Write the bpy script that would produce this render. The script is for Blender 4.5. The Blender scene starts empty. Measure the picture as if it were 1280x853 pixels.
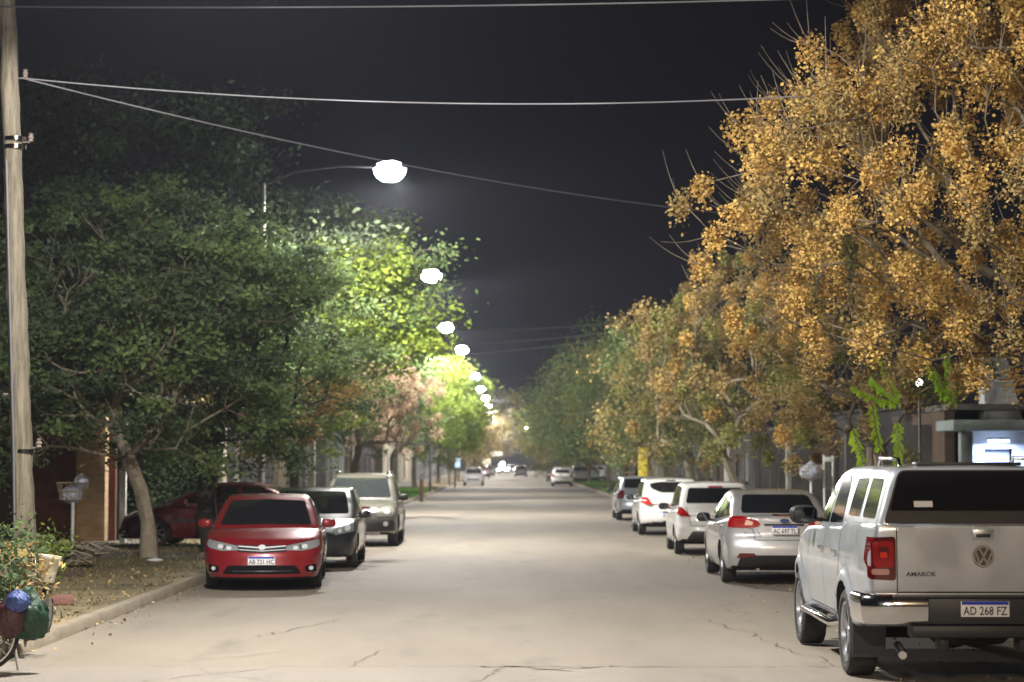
import bpy, bmesh, math, random
import numpy as np
from mathutils import Vector, Matrix, Euler

S = bpy.context.scene
COL = S.collection
R = math.radians
FPX = 2500.0           # focal length in photograph pixels (1280 wide)
CAMH = 1.9
PITCH = math.atan((578 - 426.5) / FPX)

# ------------------------------------------------------------- camera
cam_d = bpy.data.cameras.new('camera')
cam = bpy.data.objects.new('camera', cam_d); COL.objects.link(cam)
cam.location = (0, 0, CAMH)
cam.rotation_euler = (math.pi / 2 + PITCH, 0, 0)
cam_d.sensor_width = 36.0
cam_d.lens = 36.0 * FPX / 1280.0
cam_d.clip_end = 3000
cam_d.dof.use_dof = True
cam_d.dof.focus_distance = 21
cam_d.dof.aperture_fstop = 2.0
S.camera = cam

# ------------------------------------------------------------- night sky
w = bpy.data.worlds.new('World'); S.world = w; w.use_nodes = True
nt = w.node_tree
bg = nt.nodes['Background']
geo = nt.nodes.new('ShaderNodeTexCoord')
sep = nt.nodes.new('ShaderNodeSeparateXYZ')
ramp = nt.nodes.new('ShaderNodeValToRGB')
nt.links.new(geo.outputs['Generated'], sep.inputs[0])
nt.links.new(sep.outputs['Z'], ramp.inputs[0])
nt.links.new(ramp.outputs[0], bg.inputs[0])
ramp.color_ramp.elements[0].position = 0.0
ramp.color_ramp.elements[0].color = (0.030, 0.030, 0.042, 1)
ramp.color_ramp.elements[1].position = 0.35
ramp.color_ramp.elements[1].color = (0.013, 0.013, 0.019, 1)
bg.inputs[1].default_value = 0.20

S.view_settings.view_transform = 'Standard'
S.view_settings.look = 'None'
S.view_settings.exposure = 0.0
S.view_settings.gamma = 1
S.render.engine = 'CYCLES'
S.cycles.use_denoising = True
S.cycles.max_bounces = 5
S.cycles.diffuse_bounces = 3
S.cycles.glossy_bounces = 3
S.cycles.transparent_max_bounces = 6
S.cycles.volume_bounces = 0
S.cycles.sample_clamp_indirect = 4.0

def P(px, py, D):
    a = (px - 640) / FPX; b = (426.5 - py) / FPX
    d = Vector((a, math.cos(PITCH) - b * math.sin(PITCH), math.sin(PITCH) + b * math.cos(PITCH)))
    d *= D / d.y
    return Vector((d.x, D, CAMH + d.z))

# ------------------------------------------------------------- materials
MATS = {}
def mat(name, col, rough=0.6, metal=0.0, coat=0.0, spec=0.5, var=0.0, vscale=4.0, bump=0.0, bscale=30.0,
        emit=None, estr=0.0, island=0.0, translucent=0.0, rvar=0.0):
    if name in MATS: return MATS[name]
    m = bpy.data.materials.new(name); m.use_nodes = True; MATS[name] = m
    n = m.node_tree; b = n.nodes['Principled BSDF']
    b.inputs['Base Color'].default_value = (*col, 1)
    b.inputs['Roughness'].default_value = rough
    b.inputs['Metallic'].default_value = metal
    b.inputs['Coat Weight'].default_value = coat
    b.inputs['Coat Roughness'].default_value = 0.04
    b.inputs['Specular IOR Level'].default_value = spec
    if emit:
        b.inputs['Emission Color'].default_value = (*emit, 1)
        b.inputs['Emission Strength'].default_value = estr
    tc = n.nodes.new('ShaderNodeTexCoord')
    src = None
    if var > 0 or island > 0:
        hsv = n.nodes.new('ShaderNodeHueSaturation'); hsv.inputs['Color'].default_value = (*col, 1)
        val = None
        if var > 0:
            nz = n.nodes.new('ShaderNodeTexNoise'); nz.inputs['Scale'].default_value = vscale
            nz.inputs['Detail'].default_value = 6; nz.inputs['Roughness'].default_value = 0.65
            n.links.new(tc.outputs['Object'], nz.inputs['Vector'])
            mr = n.nodes.new('ShaderNodeMapRange'); mr.inputs[1].default_value = 0.3; mr.inputs[2].default_value = 0.7
            mr.inputs[3].default_value = 1 - var; mr.inputs[4].default_value = 1 + var
            n.links.new(nz.outputs['Fac'], mr.inputs[0]); val = mr.outputs[0]
        if island > 0:
            g = n.nodes.new('ShaderNodeNewGeometry')
            mr2 = n.nodes.new('ShaderNodeMapRange'); mr2.inputs[3].default_value = 1 - island; mr2.inputs[4].default_value = 1 + island
            n.links.new(g.outputs['Random Per Island'], mr2.inputs[0])
            mh = n.nodes.new('ShaderNodeMapRange'); mh.inputs[3].default_value = 0.5 - island * 0.05; mh.inputs[4].default_value = 0.5 + island * 0.05
            wn = n.nodes.new('ShaderNodeTexWhiteNoise'); wn.noise_dimensions = '1D'
            n.links.new(g.outputs['Random Per Island'], wn.inputs['W'])
            n.links.new(wn.outputs['Value'], mh.inputs[0]); n.links.new(mh.outputs[0], hsv.inputs['Hue'])
            if val is None: val = mr2.outputs[0]
            else:
                mm = n.nodes.new('ShaderNodeMath'); mm.operation = 'MULTIPLY'
                n.links.new(val, mm.inputs[0]); n.links.new(mr2.outputs[0], mm.inputs[1]); val = mm.outputs[0]
        n.links.new(val, hsv.inputs['Value'])
        n.links.new(hsv.outputs[0], b.inputs['Base Color']); src = hsv.outputs[0]
    if rvar > 0:
        nz = n.nodes.new('ShaderNodeTexNoise'); nz.inputs['Scale'].default_value = 3; nz.inputs['Detail'].default_value = 5
        n.links.new(tc.outputs['Object'], nz.inputs['Vector'])
        mr = n.nodes.new('ShaderNodeMapRange'); mr.inputs[1].default_value = .35; mr.inputs[2].default_value = .65
        mr.inputs[3].default_value = rough; mr.inputs[4].default_value = rough + rvar
        n.links.new(nz.outputs['Fac'], mr.inputs[0]); n.links.new(mr.outputs[0], b.inputs['Roughness'])
        mr3 = n.nodes.new('ShaderNodeMapRange'); mr3.inputs[1].default_value = .3; mr3.inputs[2].default_value = .7
        mr3.inputs[3].default_value = 0.03; mr3.inputs[4].default_value = 0.12
        n.links.new(nz.outputs['Fac'], mr3.inputs[0]); n.links.new(mr3.outputs[0], b.inputs['Coat Roughness'])
    if bump > 0:
        nb = n.nodes.new('ShaderNodeTexNoise'); nb.inputs['Scale'].default_value = bscale; nb.inputs['Detail'].default_value = 8
        n.links.new(tc.outputs['Object'], nb.inputs['Vector'])
        bp = n.nodes.new('ShaderNodeBump'); bp.inputs['Strength'].default_value = bump; bp.inputs['Distance'].default_value = 0.03
        n.links.new(nb.outputs['Fac'], bp.inputs['Height']); n.links.new(bp.outputs[0], b.inputs['Normal'])
    if translucent > 0:
        tr = n.nodes.new('ShaderNodeBsdfTranslucent'); mx = n.nodes.new('ShaderNodeMixShader'); mx.inputs[0].default_value = translucent
        if src: n.links.new(src, tr.inputs[0])
        else: tr.inputs[0].default_value = (*col, 1)
        out = n.nodes['Material Output']
        n.links.new(b.outputs[0], mx.inputs[1]); n.links.new(tr.outputs[0], mx.inputs[2]); n.links.new(mx.outputs[0], out.inputs[0])
    return m

# ------------------------------------------------------------- object helpers
def tag(o, label=None, cat=None, group=None, kind=None):
    if label: o['label'] = label
    if cat: o['category'] = cat
    if group: o['group'] = group
    if kind: o['kind'] = kind
    return o
def thing(name, label, cat, loc=(0, 0, 0), rz=0.0, group=None):
    o = bpy.data.objects.new(name, None); COL.objects.link(o)
    o.location = loc; o.rotation_euler = (0, 0, rz); o.empty_display_size = 0.2
    return tag(o, label, cat, group)
def link(name, me, parent=None):
    o = bpy.data.objects.new(name, me); COL.objects.link(o)
    if parent is not None: o.parent = parent
    return o
def set_sharp(me, ang=35):
    me.polygons.foreach_set('use_smooth', [True] * len(me.polygons))
    try: me.set_sharp_from_angle(angle=R(ang))
    except Exception: pass
def obj(name, bm, m, parent=None, smooth=35, loc=None, rot=None):
    me = bpy.data.meshes.new(name); bm.to_mesh(me); bm.free()
    for mm in (m if isinstance(m, (list, tuple)) else [m]): me.materials.append(mm)
    if smooth: set_sharp(me, smooth)
    o = link(name, me, parent)
    if loc is not None: o.location = loc
    if rot is not None: o.rotation_euler = rot
    return o
def mesh_np(name, verts, faces, m, parent=None, smooth=None):
    me = bpy.data.meshes.new(name)
    verts = np.asarray(verts, dtype=np.float32); faces = np.asarray(faces, dtype=np.int32)
    k = faces.shape[1]
    me.vertices.add(len(verts)); me.vertices.foreach_set('co', verts.ravel())
    me.loops.add(faces.size); me.loops.foreach_set('vertex_index', faces.ravel())
    me.polygons.add(len(faces)); me.polygons.foreach_set('loop_start', np.arange(0, faces.size, k, dtype=np.int32))
    me.polygons.foreach_set('loop_total', np.full(len(faces), k, dtype=np.int32))
    me.update(calc_edges=True)
    for mm in (m if isinstance(m, (list, tuple)) else [m]): me.materials.append(mm)
    if smooth: set_sharp(me, smooth)
    return link(name, me, parent)

def box(bm, c, s, bev=0.0, rot=None, mi=0):
    M = Matrix.Translation(c)
    if rot is not None: M = M @ Euler(rot).to_matrix().to_4x4()
    r = bmesh.ops.create_cube(bm, size=1.0, matrix=M @ Matrix.Diagonal((*s, 1)))
    fs = {f for v in r['verts'] for f in v.link_faces}
    for f in fs: f.material_index = mi
    if bev > 0:
        es = list({e for v in r['verts'] for e in v.link_edges})
        bmesh.ops.bevel(bm, geom=es, offset=bev, segments=2, affect='EDGES', profile=0.5)
    return r
def tube(bm, pts, rad, seg=8, caps=True, mi=0):
    pts = [Vector(p) for p in pts]
    n = len(pts)
    rads = rad if isinstance(rad, (list, tuple)) else [rad] * n
    rings = []
    prev = None
    for i, p in enumerate(pts):
        t = (pts[min(i + 1, n - 1)] - pts[max(i - 1, 0)]).normalized()
        if prev is None:
            a = Vector((0, 0, 1)) if abs(t.z) < 0.9 else Vector((1, 0, 0))
            u = t.cross(a).normalized()
        else:
            u = (prev - t * prev.dot(t))
            u = u.normalized() if u.length > 1e-6 else t.orthogonal().normalized()
        prev = u
        v = t.cross(u)
        rings.append([bm.verts.new(p + (u * math.cos(2 * math.pi * k / seg) + v * math.sin(2 * math.pi * k / seg)) * rads[i]) for k in range(seg)])
    for a, b in zip(rings, rings[1:]):
        for k in range(seg):
            f = bm.faces.new((a[k], a[(k + 1) % seg], b[(k + 1) % seg], b[k])); f.material_index = mi
    if caps:
        f = bm.faces.new(list(reversed(rings[0]))); f.material_index = mi
        f = bm.faces.new(rings[-1]); f.material_index = mi
def lathe(bm, prof, seg=32, axis='z', origin=(0, 0, 0), mi=0, closed=False):
    """prof: list of (radius, height)"""
    o = Vector(origin); rings = []
    for r, h in prof:
        ring = []
        for k in range(seg):
            a = 2 * math.pi * k / seg
            c, s = r * math.cos(a), r * math.sin(a)
            p = {'z': (c, s, h), 'x': (h, c, s), 'y': (c, h, s)}[axis]
            ring.append(bm.verts.new(o + Vector(p)))
        rings.append(ring)
    pairs = list(zip(rings, rings[1:])) + ([(rings[-1], rings[0])] if closed else [])
    for a, b in pairs:
        for k in range(seg):
            f = bm.faces.new((a[k], a[(k + 1) % seg], b[(k + 1) % seg], b[k])); f.material_index = mi
    if not closed:
        for ring in (rings[0], rings[-1]):
            try: bm.faces.new(ring).material_index = mi
            except ValueError: pass
    bmesh.ops.recalc_face_normals(bm, faces=bm.faces)
def text_mesh(s, size, extrude=0.002, bold=0.0, sx=1.0):
    cu = bpy.data.curves.new('t', 'FONT'); cu.body = s; cu.size = size; cu.extrude = extrude; cu.offset = bold
    cu.align_x = 'CENTER'; cu.align_y = 'CENTER'; cu.resolution_u = 2
    o = bpy.data.objects.new('t', cu); COL.objects.link(o)
    me = bpy.data.meshes.new_from_object(o, depsgraph=None) if False else None
    dg = bpy.context.evaluated_depsgraph_get()
    me = bpy.data.meshes.new_from_object(o.evaluated_get(dg))
    bpy.data.objects.remove(o); bpy.data.curves.remove(cu)
    me.transform(Matrix.Diagonal((sx, 1, 1, 1)))
    me.materials.clear()
    return me
LK = 1.95
# ============================================================= vehicles
def curve(pts, sm=0.04):
    xs = np.array([p[0] for p in pts], float); ys = np.array([p[1] for p in pts], float)
    lo, hi = xs[0] - 1.0, xs[-1] + 1.0
    g = np.linspace(lo, hi, 1600); v = np.interp(g, xs, ys)
    if sm > 0:
        s = sm / (g[1] - g[0]); n = int(3 * s) + 1
        kk = np.exp(-0.5 * (np.arange(-n, n + 1) / s) ** 2); kk /= kk.sum()
        v = np.convolve(np.pad(v, n, mode='edge'), kk, mode='valid')
    d = np.gradient(v, g)
    return (lambda t: np.interp(t, g, v)), (lambda t: np.interp(t, g, d))
def smax(a, b, k):
    h = np.maximum(k - np.abs(a - b), 0) / k
    return np.maximum(a, b) + h * h * k * 0.25

class Solid:
    pass
def body_solid(c):
    s = Solid(); W = c['W'] / 2; L = c['L'] / 2
    top, dtop = curve(c['top'], c.get('tsm', 0.05)); bot, _ = curve(c['bot'], 0.05)
    rear, _ = curve(c['rear'], c.get('rsm', 0.02)); front, _ = curve(c['front'], c.get('fsm', 0.02))
    sec, _ = curve(c['sec'], 0.03); plan, _ = curve(c['plan'], 0.08)
    rc, rp = c.get('rc', (0.16, 3)); fc, fp = c.get('fc', (0.28, 2.6)); k = c.get('k', 0.07)
    crown = c.get('crown', 0.05)
    Ra = c['R'] + c.get('agap', 0.05); wy = c['wy']; fl = c.get('flare', 0.02)
    def f(p):
        x, y, z = p[:, 0], p[:, 1], p[:, 2]; ax = np.abs(x); u = np.minimum(ax / W, 1.2)
        a = (z - (top(y) - crown * u * u)) / np.sqrt(1 + np.minimum(dtop(y) ** 2, 9))
        hw = plan(y) * sec(z)
        for yy in wy:
            r = np.sqrt((y - yy) ** 2 + (z - c['R']) ** 2)
            hw = hw + fl * np.exp(-((r - Ra - 0.025) / 0.055) ** 2)
        b = ax - hw
        d = y - (front(z) - fc * u ** fp)
        e = (rear(z) + rc * u ** rp) - y
        g = smax(d, b, k * 2.0); g = smax(g, e, c.get('kr', k * 1.6)); g = smax(g, a, k); g = smax(g, bot(y) - z, 0.05)
        return g
    s.f = f; s.lo = np.array([-W - .1, -L - .15, 0.05]); s.hi = np.array([W + .1, L + .15, max(t[1] for t in c['top']) + .15])
    zc = c.get('zc', 0.52); s.ilo = np.array([-W * .5, -L + .45, zc - .08]); s.ihi = np.array([W * .5, L - .45, zc + .08])
    return s
def cabin_solid(c, g):
    s = Solid(); W = c['W'] / 2
    top, dtop = curve(g['top'], g.get('sm', 0.07)); plan, _ = curve(g['plan'], 0.1)
    secw, _ = curve(g['sec'], 0.05); k = g.get('k', 0.09)
    cf = g.get('cf', 0.18); cr = g.get('cr', 0.12); crown = g.get('crown', 0.04); ym = g.get('ym', 0.0); zb = g['zb']
    def f(p):
        x, y, z = p[:, 0], p[:, 1], p[:, 2]; ax = np.abs(x); u = np.minimum(ax / W, 1.2)
        ye = np.where(y > ym, y + cf * u * u * np.clip((y - ym) / .5, 0, 1), y - cr * u * u * np.clip((ym - y) / .5, 0, 1))
        a = (z - (top(ye) - crown * u * u)) / np.sqrt(1 + np.minimum(dtop(ye) ** 2, 30))
        b = ax - plan(y) * secw(z)
        q = smax(a, b, k); q = smax(q, zb - z, 0.03)
        return q
    s.f = f
    ys = [t[0] for t in g['top']]; zt = max(t[1] for t in g['top'])
    s.lo = np.array([-W - .1, ys[0] - .1, zb - .1]); s.hi = np.array([W + .1, ys[-1] + .1, zt + .15])
    i0, i1 = g['core']; s.ilo = np.array([-W * .45, i0, zb + .05]); s.ihi = np.array([W * .45, i1, g.get('ztop', zt - .3)])
    return s
def solid_mesh(s, res):
    lo, hi, ilo, ihi = s.lo, s.hi, s.ilo, s.ihi
    n = np.maximum(((hi - lo) / res).astype(int), 6)
    idx = {}; V = []
    def vid(i, j, k):
        key = (i, j, k)
        if key not in idx: idx[key] = len(V); V.append(key)
        return idx[key]
    F = []
    nx, ny, nz = n
    for i in range(nx):
        for j in range(ny):
            F.append((vid(i, j, nz), vid(i + 1, j, nz), vid(i + 1, j + 1, nz), vid(i, j + 1, nz)))
            F.append((vid(i, j, 0), vid(i, j + 1, 0), vid(i + 1, j + 1, 0), vid(i + 1, j, 0)))
        for k in range(nz):
            F.append((vid(i, 0, k), vid(i + 1, 0, k), vid(i + 1, 0, k + 1), vid(i, 0, k + 1)))
            F.append((vid(i, ny, k), vid(i, ny, k + 1), vid(i + 1, ny, k + 1), vid(i + 1, ny, k)))
    for j in range(ny):
        for k in range(nz):
            F.append((vid(0, j, k), vid(0, j, k + 1), vid(0, j + 1, k + 1), vid(0, j + 1, k)))
            F.append((vid(nx, j, k), vid(nx, j + 1, k), vid(nx, j + 1, k + 1), vid(nx, j, k + 1)))
    T = np.array(V, float) / n
    O = lo + T * (hi - lo); C = ilo + T * (ihi - ilo)
    a = np.zeros(len(T)); b = np.ones(len(T)) * 1.0
    for _ in range(26):
        m = (a + b) / 2; v = s.f(C + (O - C) * m[:, None]); ins = v < 0
        a = np.where(ins, m, a); b = np.where(ins, b, m)
    return C + (O - C) * ((a + b) / 2)[:, None], F

AX = {'rear': (1, 1), 'front': (1, -1), 'left': (0, 1), 'right': (0, -1), 'top': (2, -1)}
def to3(axis, a, b, d):
    if axis in ('rear', 'front'): return np.stack([a, d, b], 1)
    if axis in ('left', 'right'): return np.stack([d, a, b], 1)
    return np.stack([a, b, d], 1)
def surf(fn, axis, a, b, start=3.0, wrap=0.22):
    ax, sg = AX[axis]
    a = np.asarray(a, float).copy(); b = np.asarray(b, float)
    d = np.full(len(a), -sg * start); step = 0.02 * sg
    hit = np.zeros(len(a), bool)
    for _ in range(int(start / 0.02)):
        v = fn(to3(axis, a, b, d)); hit |= v < 0
        if hit.all(): break
        d = np.where(hit, d, d + step)
    lo = d - step; hi = d.copy()
    for _ in range(16):
        m = (lo + hi) / 2; ins = fn(to3(axis, a, b, m)) < 0
        hi = np.where(ins, m, hi); lo = np.where(ins, lo, m)
    # wrap round a corner: past this depth follow the surface sideways instead
    lim = (hi[hit] * sg).min() + wrap if hit.any() else 0
    far = (~hit) | (hi * sg > lim)
    if far.any() and axis in ('rear', 'front'):
        hi[far] = lim * sg
        n = far.sum(); sx = np.sign(a[far] + 1e-9); q = sx * 1.4; aa = q.copy(); hh = np.zeros(n, bool)
        for _ in range(70):
            hh |= fn(to3(axis, aa, b[far], hi[far])) < 0
            aa = np.where(hh, aa, aa - sx * 0.02)
        l2 = aa + sx * .02; h2 = aa.copy()
        for _ in range(12):
            m = (l2 + h2) / 2; ins = fn(to3(axis, m, b[far], hi[far])) < 0
            h2 = np.where(ins, m, h2); l2 = np.where(ins, l2, m)
        a[far] = h2; hit[far] = True
    elif far.any(): hi[far] = lim * sg; hit[far] = True
    p = to3(axis, a, b, hi); e = 1e-3
    g = np.stack([(fn(p + e * np.eye(3)[i]) - fn(p - e * np.eye(3)[i])) for i in range(3)], 1)
    nl = np.linalg.norm(g, axis=1, keepdims=True); g = g / np.maximum(nl, 1e-9)
    bad = ~hit; p[bad] = to3(axis, a[bad], b[bad], np.full(bad.sum(), 0.0))
    return p, g
def rpoly(pts, r=0.03, n=4):
    out = []; N = len(pts)
    rr = r if isinstance(r, (list, tuple)) else [r] * N
    for i in range(N):
        p0 = Vector(pts[i - 1]); p = Vector(pts[i]); p1 = Vector(pts[(i + 1) % N])
        u = (p0 - p); v = (p1 - p); q = min(rr[i], u.length * .45, v.length * .45)
        A = p + u.normalized() * q; B = p + v.normalized() * q
        for t in range(n + 1):
            t /= n; out.append(tuple((1 - t) ** 2 * A + 2 * t * (1 - t) * p + t * t * B))
    return out
def rrect(cx, cy, w, h, r=0.02): return rpoly([(cx - w / 2, cy - h / 2), (cx + w / 2, cy - h / 2), (cx + w / 2, cy + h / 2), (cx - w / 2, cy + h / 2)], r)
def oval(cx, cy, w, h, n=20): return [(cx + w / 2 * math.cos(2 * math.pi * i / n), cy + h / 2 * math.sin(2 * math.pi * i / n)) for i in range(n)]
def decal(bm, fn, axis, poly, off=0.004, depth=0.02, res=0.06, mi=0, wrap=None):
    if wrap is None: wrap = .22 if axis == 'rear' else (.7 if axis == 'front' else .6)
    t = bmesh.new()
    vs = [t.verts.new((p[0], p[1], 0)) for p in poly]; t.faces.new(vs)
    a0, a1 = min(p[0] for p in poly), max(p[0] for p in poly); b0, b1 = min(p[1] for p in poly), max(p[1] for p in poly)
    for lo, hi, nrm in ((a0, a1, (1, 0, 0)), (b0, b1, (0, 1, 0))):
        n = int((hi - lo) / res)
        for i in range(1, n + 1):
            q = lo + (hi - lo) * i / (n + 1)
            co = (q, 0, 0) if nrm[0] else (0, q, 0)
            bmesh.ops.bisect_plane(t, geom=list(t.verts) + list(t.edges) + list(t.faces), plane_co=co, plane_no=nrm, dist=1e-6)
    t.verts.ensure_lookup_table()
    A = np.array([v.co[:] for v in t.verts])
    p, g = surf(fn, axis, A[:, 0], A[:, 1], wrap=wrap)
    outer = p + g * off; inner = p - g * depth
    nv = {}
    for i, v in enumerate(t.verts): v.index = i; nv[i] = bm.verts.new(outer[i])
    ax, sg = AX[axis]; want = -sg
    for f in t.faces:
        vv = [nv[v.index] for v in f.verts]
        nf = bm.faces.new(vv); nf.normal_update()
        if nf.normal[ax] * want < 0: nf.normal_flip()
        nf.material_index = mi; nf.smooth = True
    iv = {}
    for e in t.edges:
        if e.is_boundary:
            i, j = e.verts[0].index, e.verts[1].index
            for q in (i, j):
                if q not in iv: iv[q] = bm.verts.new(inner[q])
            nf = bm.faces.new((nv[i], nv[j], iv[j], iv[i])); nf.material_index = mi
    t.free()
def strip(bm, fn, axis, pts, wd=0.008, off=0.0015, mi=1, res=0.06):
    """thin dark gap line following the surface"""
    for (a0, b0), (a1, b1) in zip(pts, pts[1:]):
        L = math.hypot(a1 - a0, b1 - b0); n = max(1, int(L / res)) + 1
        nx, ny = -(b1 - b0) / L * wd / 2, (a1 - a0) / L * wd / 2
        t = np.linspace(0, 1, n + 1); A = a0 + (a1 - a0) * t; B = b0 + (b1 - b0) * t
        p, g = surf(fn, axis, np.concatenate([A + nx, A - nx]), np.concatenate([B + ny, B - ny]), wrap=1.2)
        q = p + g * off; m = n + 1
        vs = [bm.verts.new(v) for v in q]
        for i in range(n):
            f = bm.faces.new((vs[i], vs[i + 1], vs[m + i + 1], vs[m + i])); f.material_index = mi
            f.normal_update(); ax, sg = AX[axis]
            if f.normal[ax] * -sg < 0: f.normal_flip()
def mirror_poly(poly): return [(-a, b) for a, b in poly]

GLASS = mat('tinted_glass', (0.012, 0.013, 0.015), 0.06, coat=0.6, spec=0.6)
CLEARG = mat('windscreen_glass', (0.035, 0.04, 0.042), 0.08, coat=1.0, spec=0.8)
BLACK = mat('black_plastic', (0.016, 0.016, 0.017), 0.5, var=0.15)
DARKIN = mat('wheel_well_black', (0.008, 0.008, 0.008), 0.9)
RUBBER = mat('tyre_rubber', (0.022, 0.021, 0.020), 0.85, var=0.3, vscale=6, bump=0.1, bscale=60)
CHROME = mat('chrome', (0.75, 0.75, 0.76), 0.12, metal=1.0)
ALLOY = mat('alloy_rim', (0.55, 0.56, 0.58), 0.28, metal=0.9, var=0.1)
STEEL = mat('steel_rim', (0.30, 0.31, 0.32), 0.45, metal=0.6)
REDL = mat('tail_light_red', (0.36, 0.006, 0.008), 0.12, coat=1.0, spec=0.7)
REDD = mat('tail_light_dark', (0.10, 0.004, 0.006), 0.15, coat=1.0)
HEADL = mat('headlight_clear', (0.50, 0.52, 0.54), 0.15, metal=0.55, coat=1.0)
HDARK = mat('headlight_bezel', (0.06, 0.062, 0.066), 0.25, metal=0.3, coat=1.0)
AMBER = mat('indicator_amber', (0.7, 0.22, 0.02), 0.2, coat=1.0)
PLATEW = mat('plate_white', (0.75, 0.75, 0.76), 0.35)
PLATEB = mat('plate_blue', (0.02, 0.04, 0.42), 0.35)
INK = mat('plate_ink', (0.02, 0.02, 0.025), 0.5)
MGLASS = mat('mirror_glass', (0.10, 0.105, 0.11), 0.06, metal=1.0)

def make_wheel(parent, x, y, r, wdt, sx, spokes=5, style=ALLOY, seg=40, lod=0):
    hub = bmesh.new(); lathe(hub, [(r * .22, -wdt * .3), (r * .6, -wdt * .3), (r * .6, wdt * .05), (r * .2, wdt * .05)], 20, 'x')
    h = obj('wheel', hub, DARKIN, parent, loc=(x, y, r))
    t = bmesh.new(); hw = wdt / 2; ri = r * .70
    lathe(t, [(ri, -hw * .8), (r * .80, -hw), (r * .93, -hw * .97), (r * .985, -hw * .82), (r, -hw * .45), (r * .994, -hw * .3), (r, -hw * .15), (r * .994, 0), (r, hw * .15), (r * .994, hw * .3), (r, hw * .45),
              (r * .985, hw * .82), (r * .93, hw * .97), (r * .80, hw), (ri, hw * .8)], seg, 'x', closed=True)
    obj('tyre', t, RUBBER, h, 30)
    b = bmesh.new(); o = sx * hw
    lathe(b, [(ri * 1.01, o * .82), (ri * .99, o * .9), (ri * .93, o * .86), (ri * .90, o * .2), (ri * 1.0, o * .1)], seg, 'x', closed=True)
    lathe(b, [(0.001, o * .72), (ri * .17, o * .74), (ri * .2, o * .66), (ri * .2, o * .4)], 20, 'x')
    for k in range(spokes):
        a = 2 * math.pi * k / spokes + 0.3
        for da in ((-0.11, 0.11) if spokes <= 7 else (0,)):
            pts = []
            for rr, dx in ((.12, .66), (.5, .62), (.93, .70)):
                aa = a + da * (1 if rr > .3 else .6)
                pts.append((dx, rr * ri, aa))
            wv = ri * (.075 if spokes <= 7 else .06)
            vs = []
            for dx, rr, aa in pts:
                c, s = math.cos(aa), math.sin(aa)
                for sgn in (-1, 1):
                    vs.append((bm_v := (o * dx, rr * c - sgn * wv * s, rr * s + sgn * wv * c)))
            V = [b.verts.new(v) for v in vs] + [b.verts.new((v[0] - sx * .03, v[1], v[2])) for v in vs]
            for i in (0, 2):
                b.faces.new((V[i], V[i + 1], V[i + 3], V[i + 2])); b.faces.new((V[i], V[i + 2], V[i + 8], V[i + 6])); b.faces.new((V[i + 1], V[i + 7], V[i + 9], V[i + 3]))
    bmesh.ops.recalc_face_normals(b, faces=b.faces)
    obj('rim', b, style, h, 30)
    return h

def plate(parent, loc, rz, text, pitch=0.0):
    e = bmesh.new(); box(e, (0, 0, 0), (0.40, 0.012, 0.13), 0.004)
    p = obj('number_plate', e, PLATEW, parent, loc=loc, rot=(pitch, 0, rz))
    b = bmesh.new(); box(b, (0, -0.0075, 0.049), (0.385, 0.006, 0.028)); obj('blue_band', b, PLATEB, p)
    if text:
        me = text_mesh(text, 0.098, 0.001, 0.001, 0.80); me.materials.append(INK)
        o = link('lettering', me, p); o.location = (0, -0.0085, -0.019); o.rotation_euler = (math.pi / 2, 0, 0)
    return p

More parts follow.
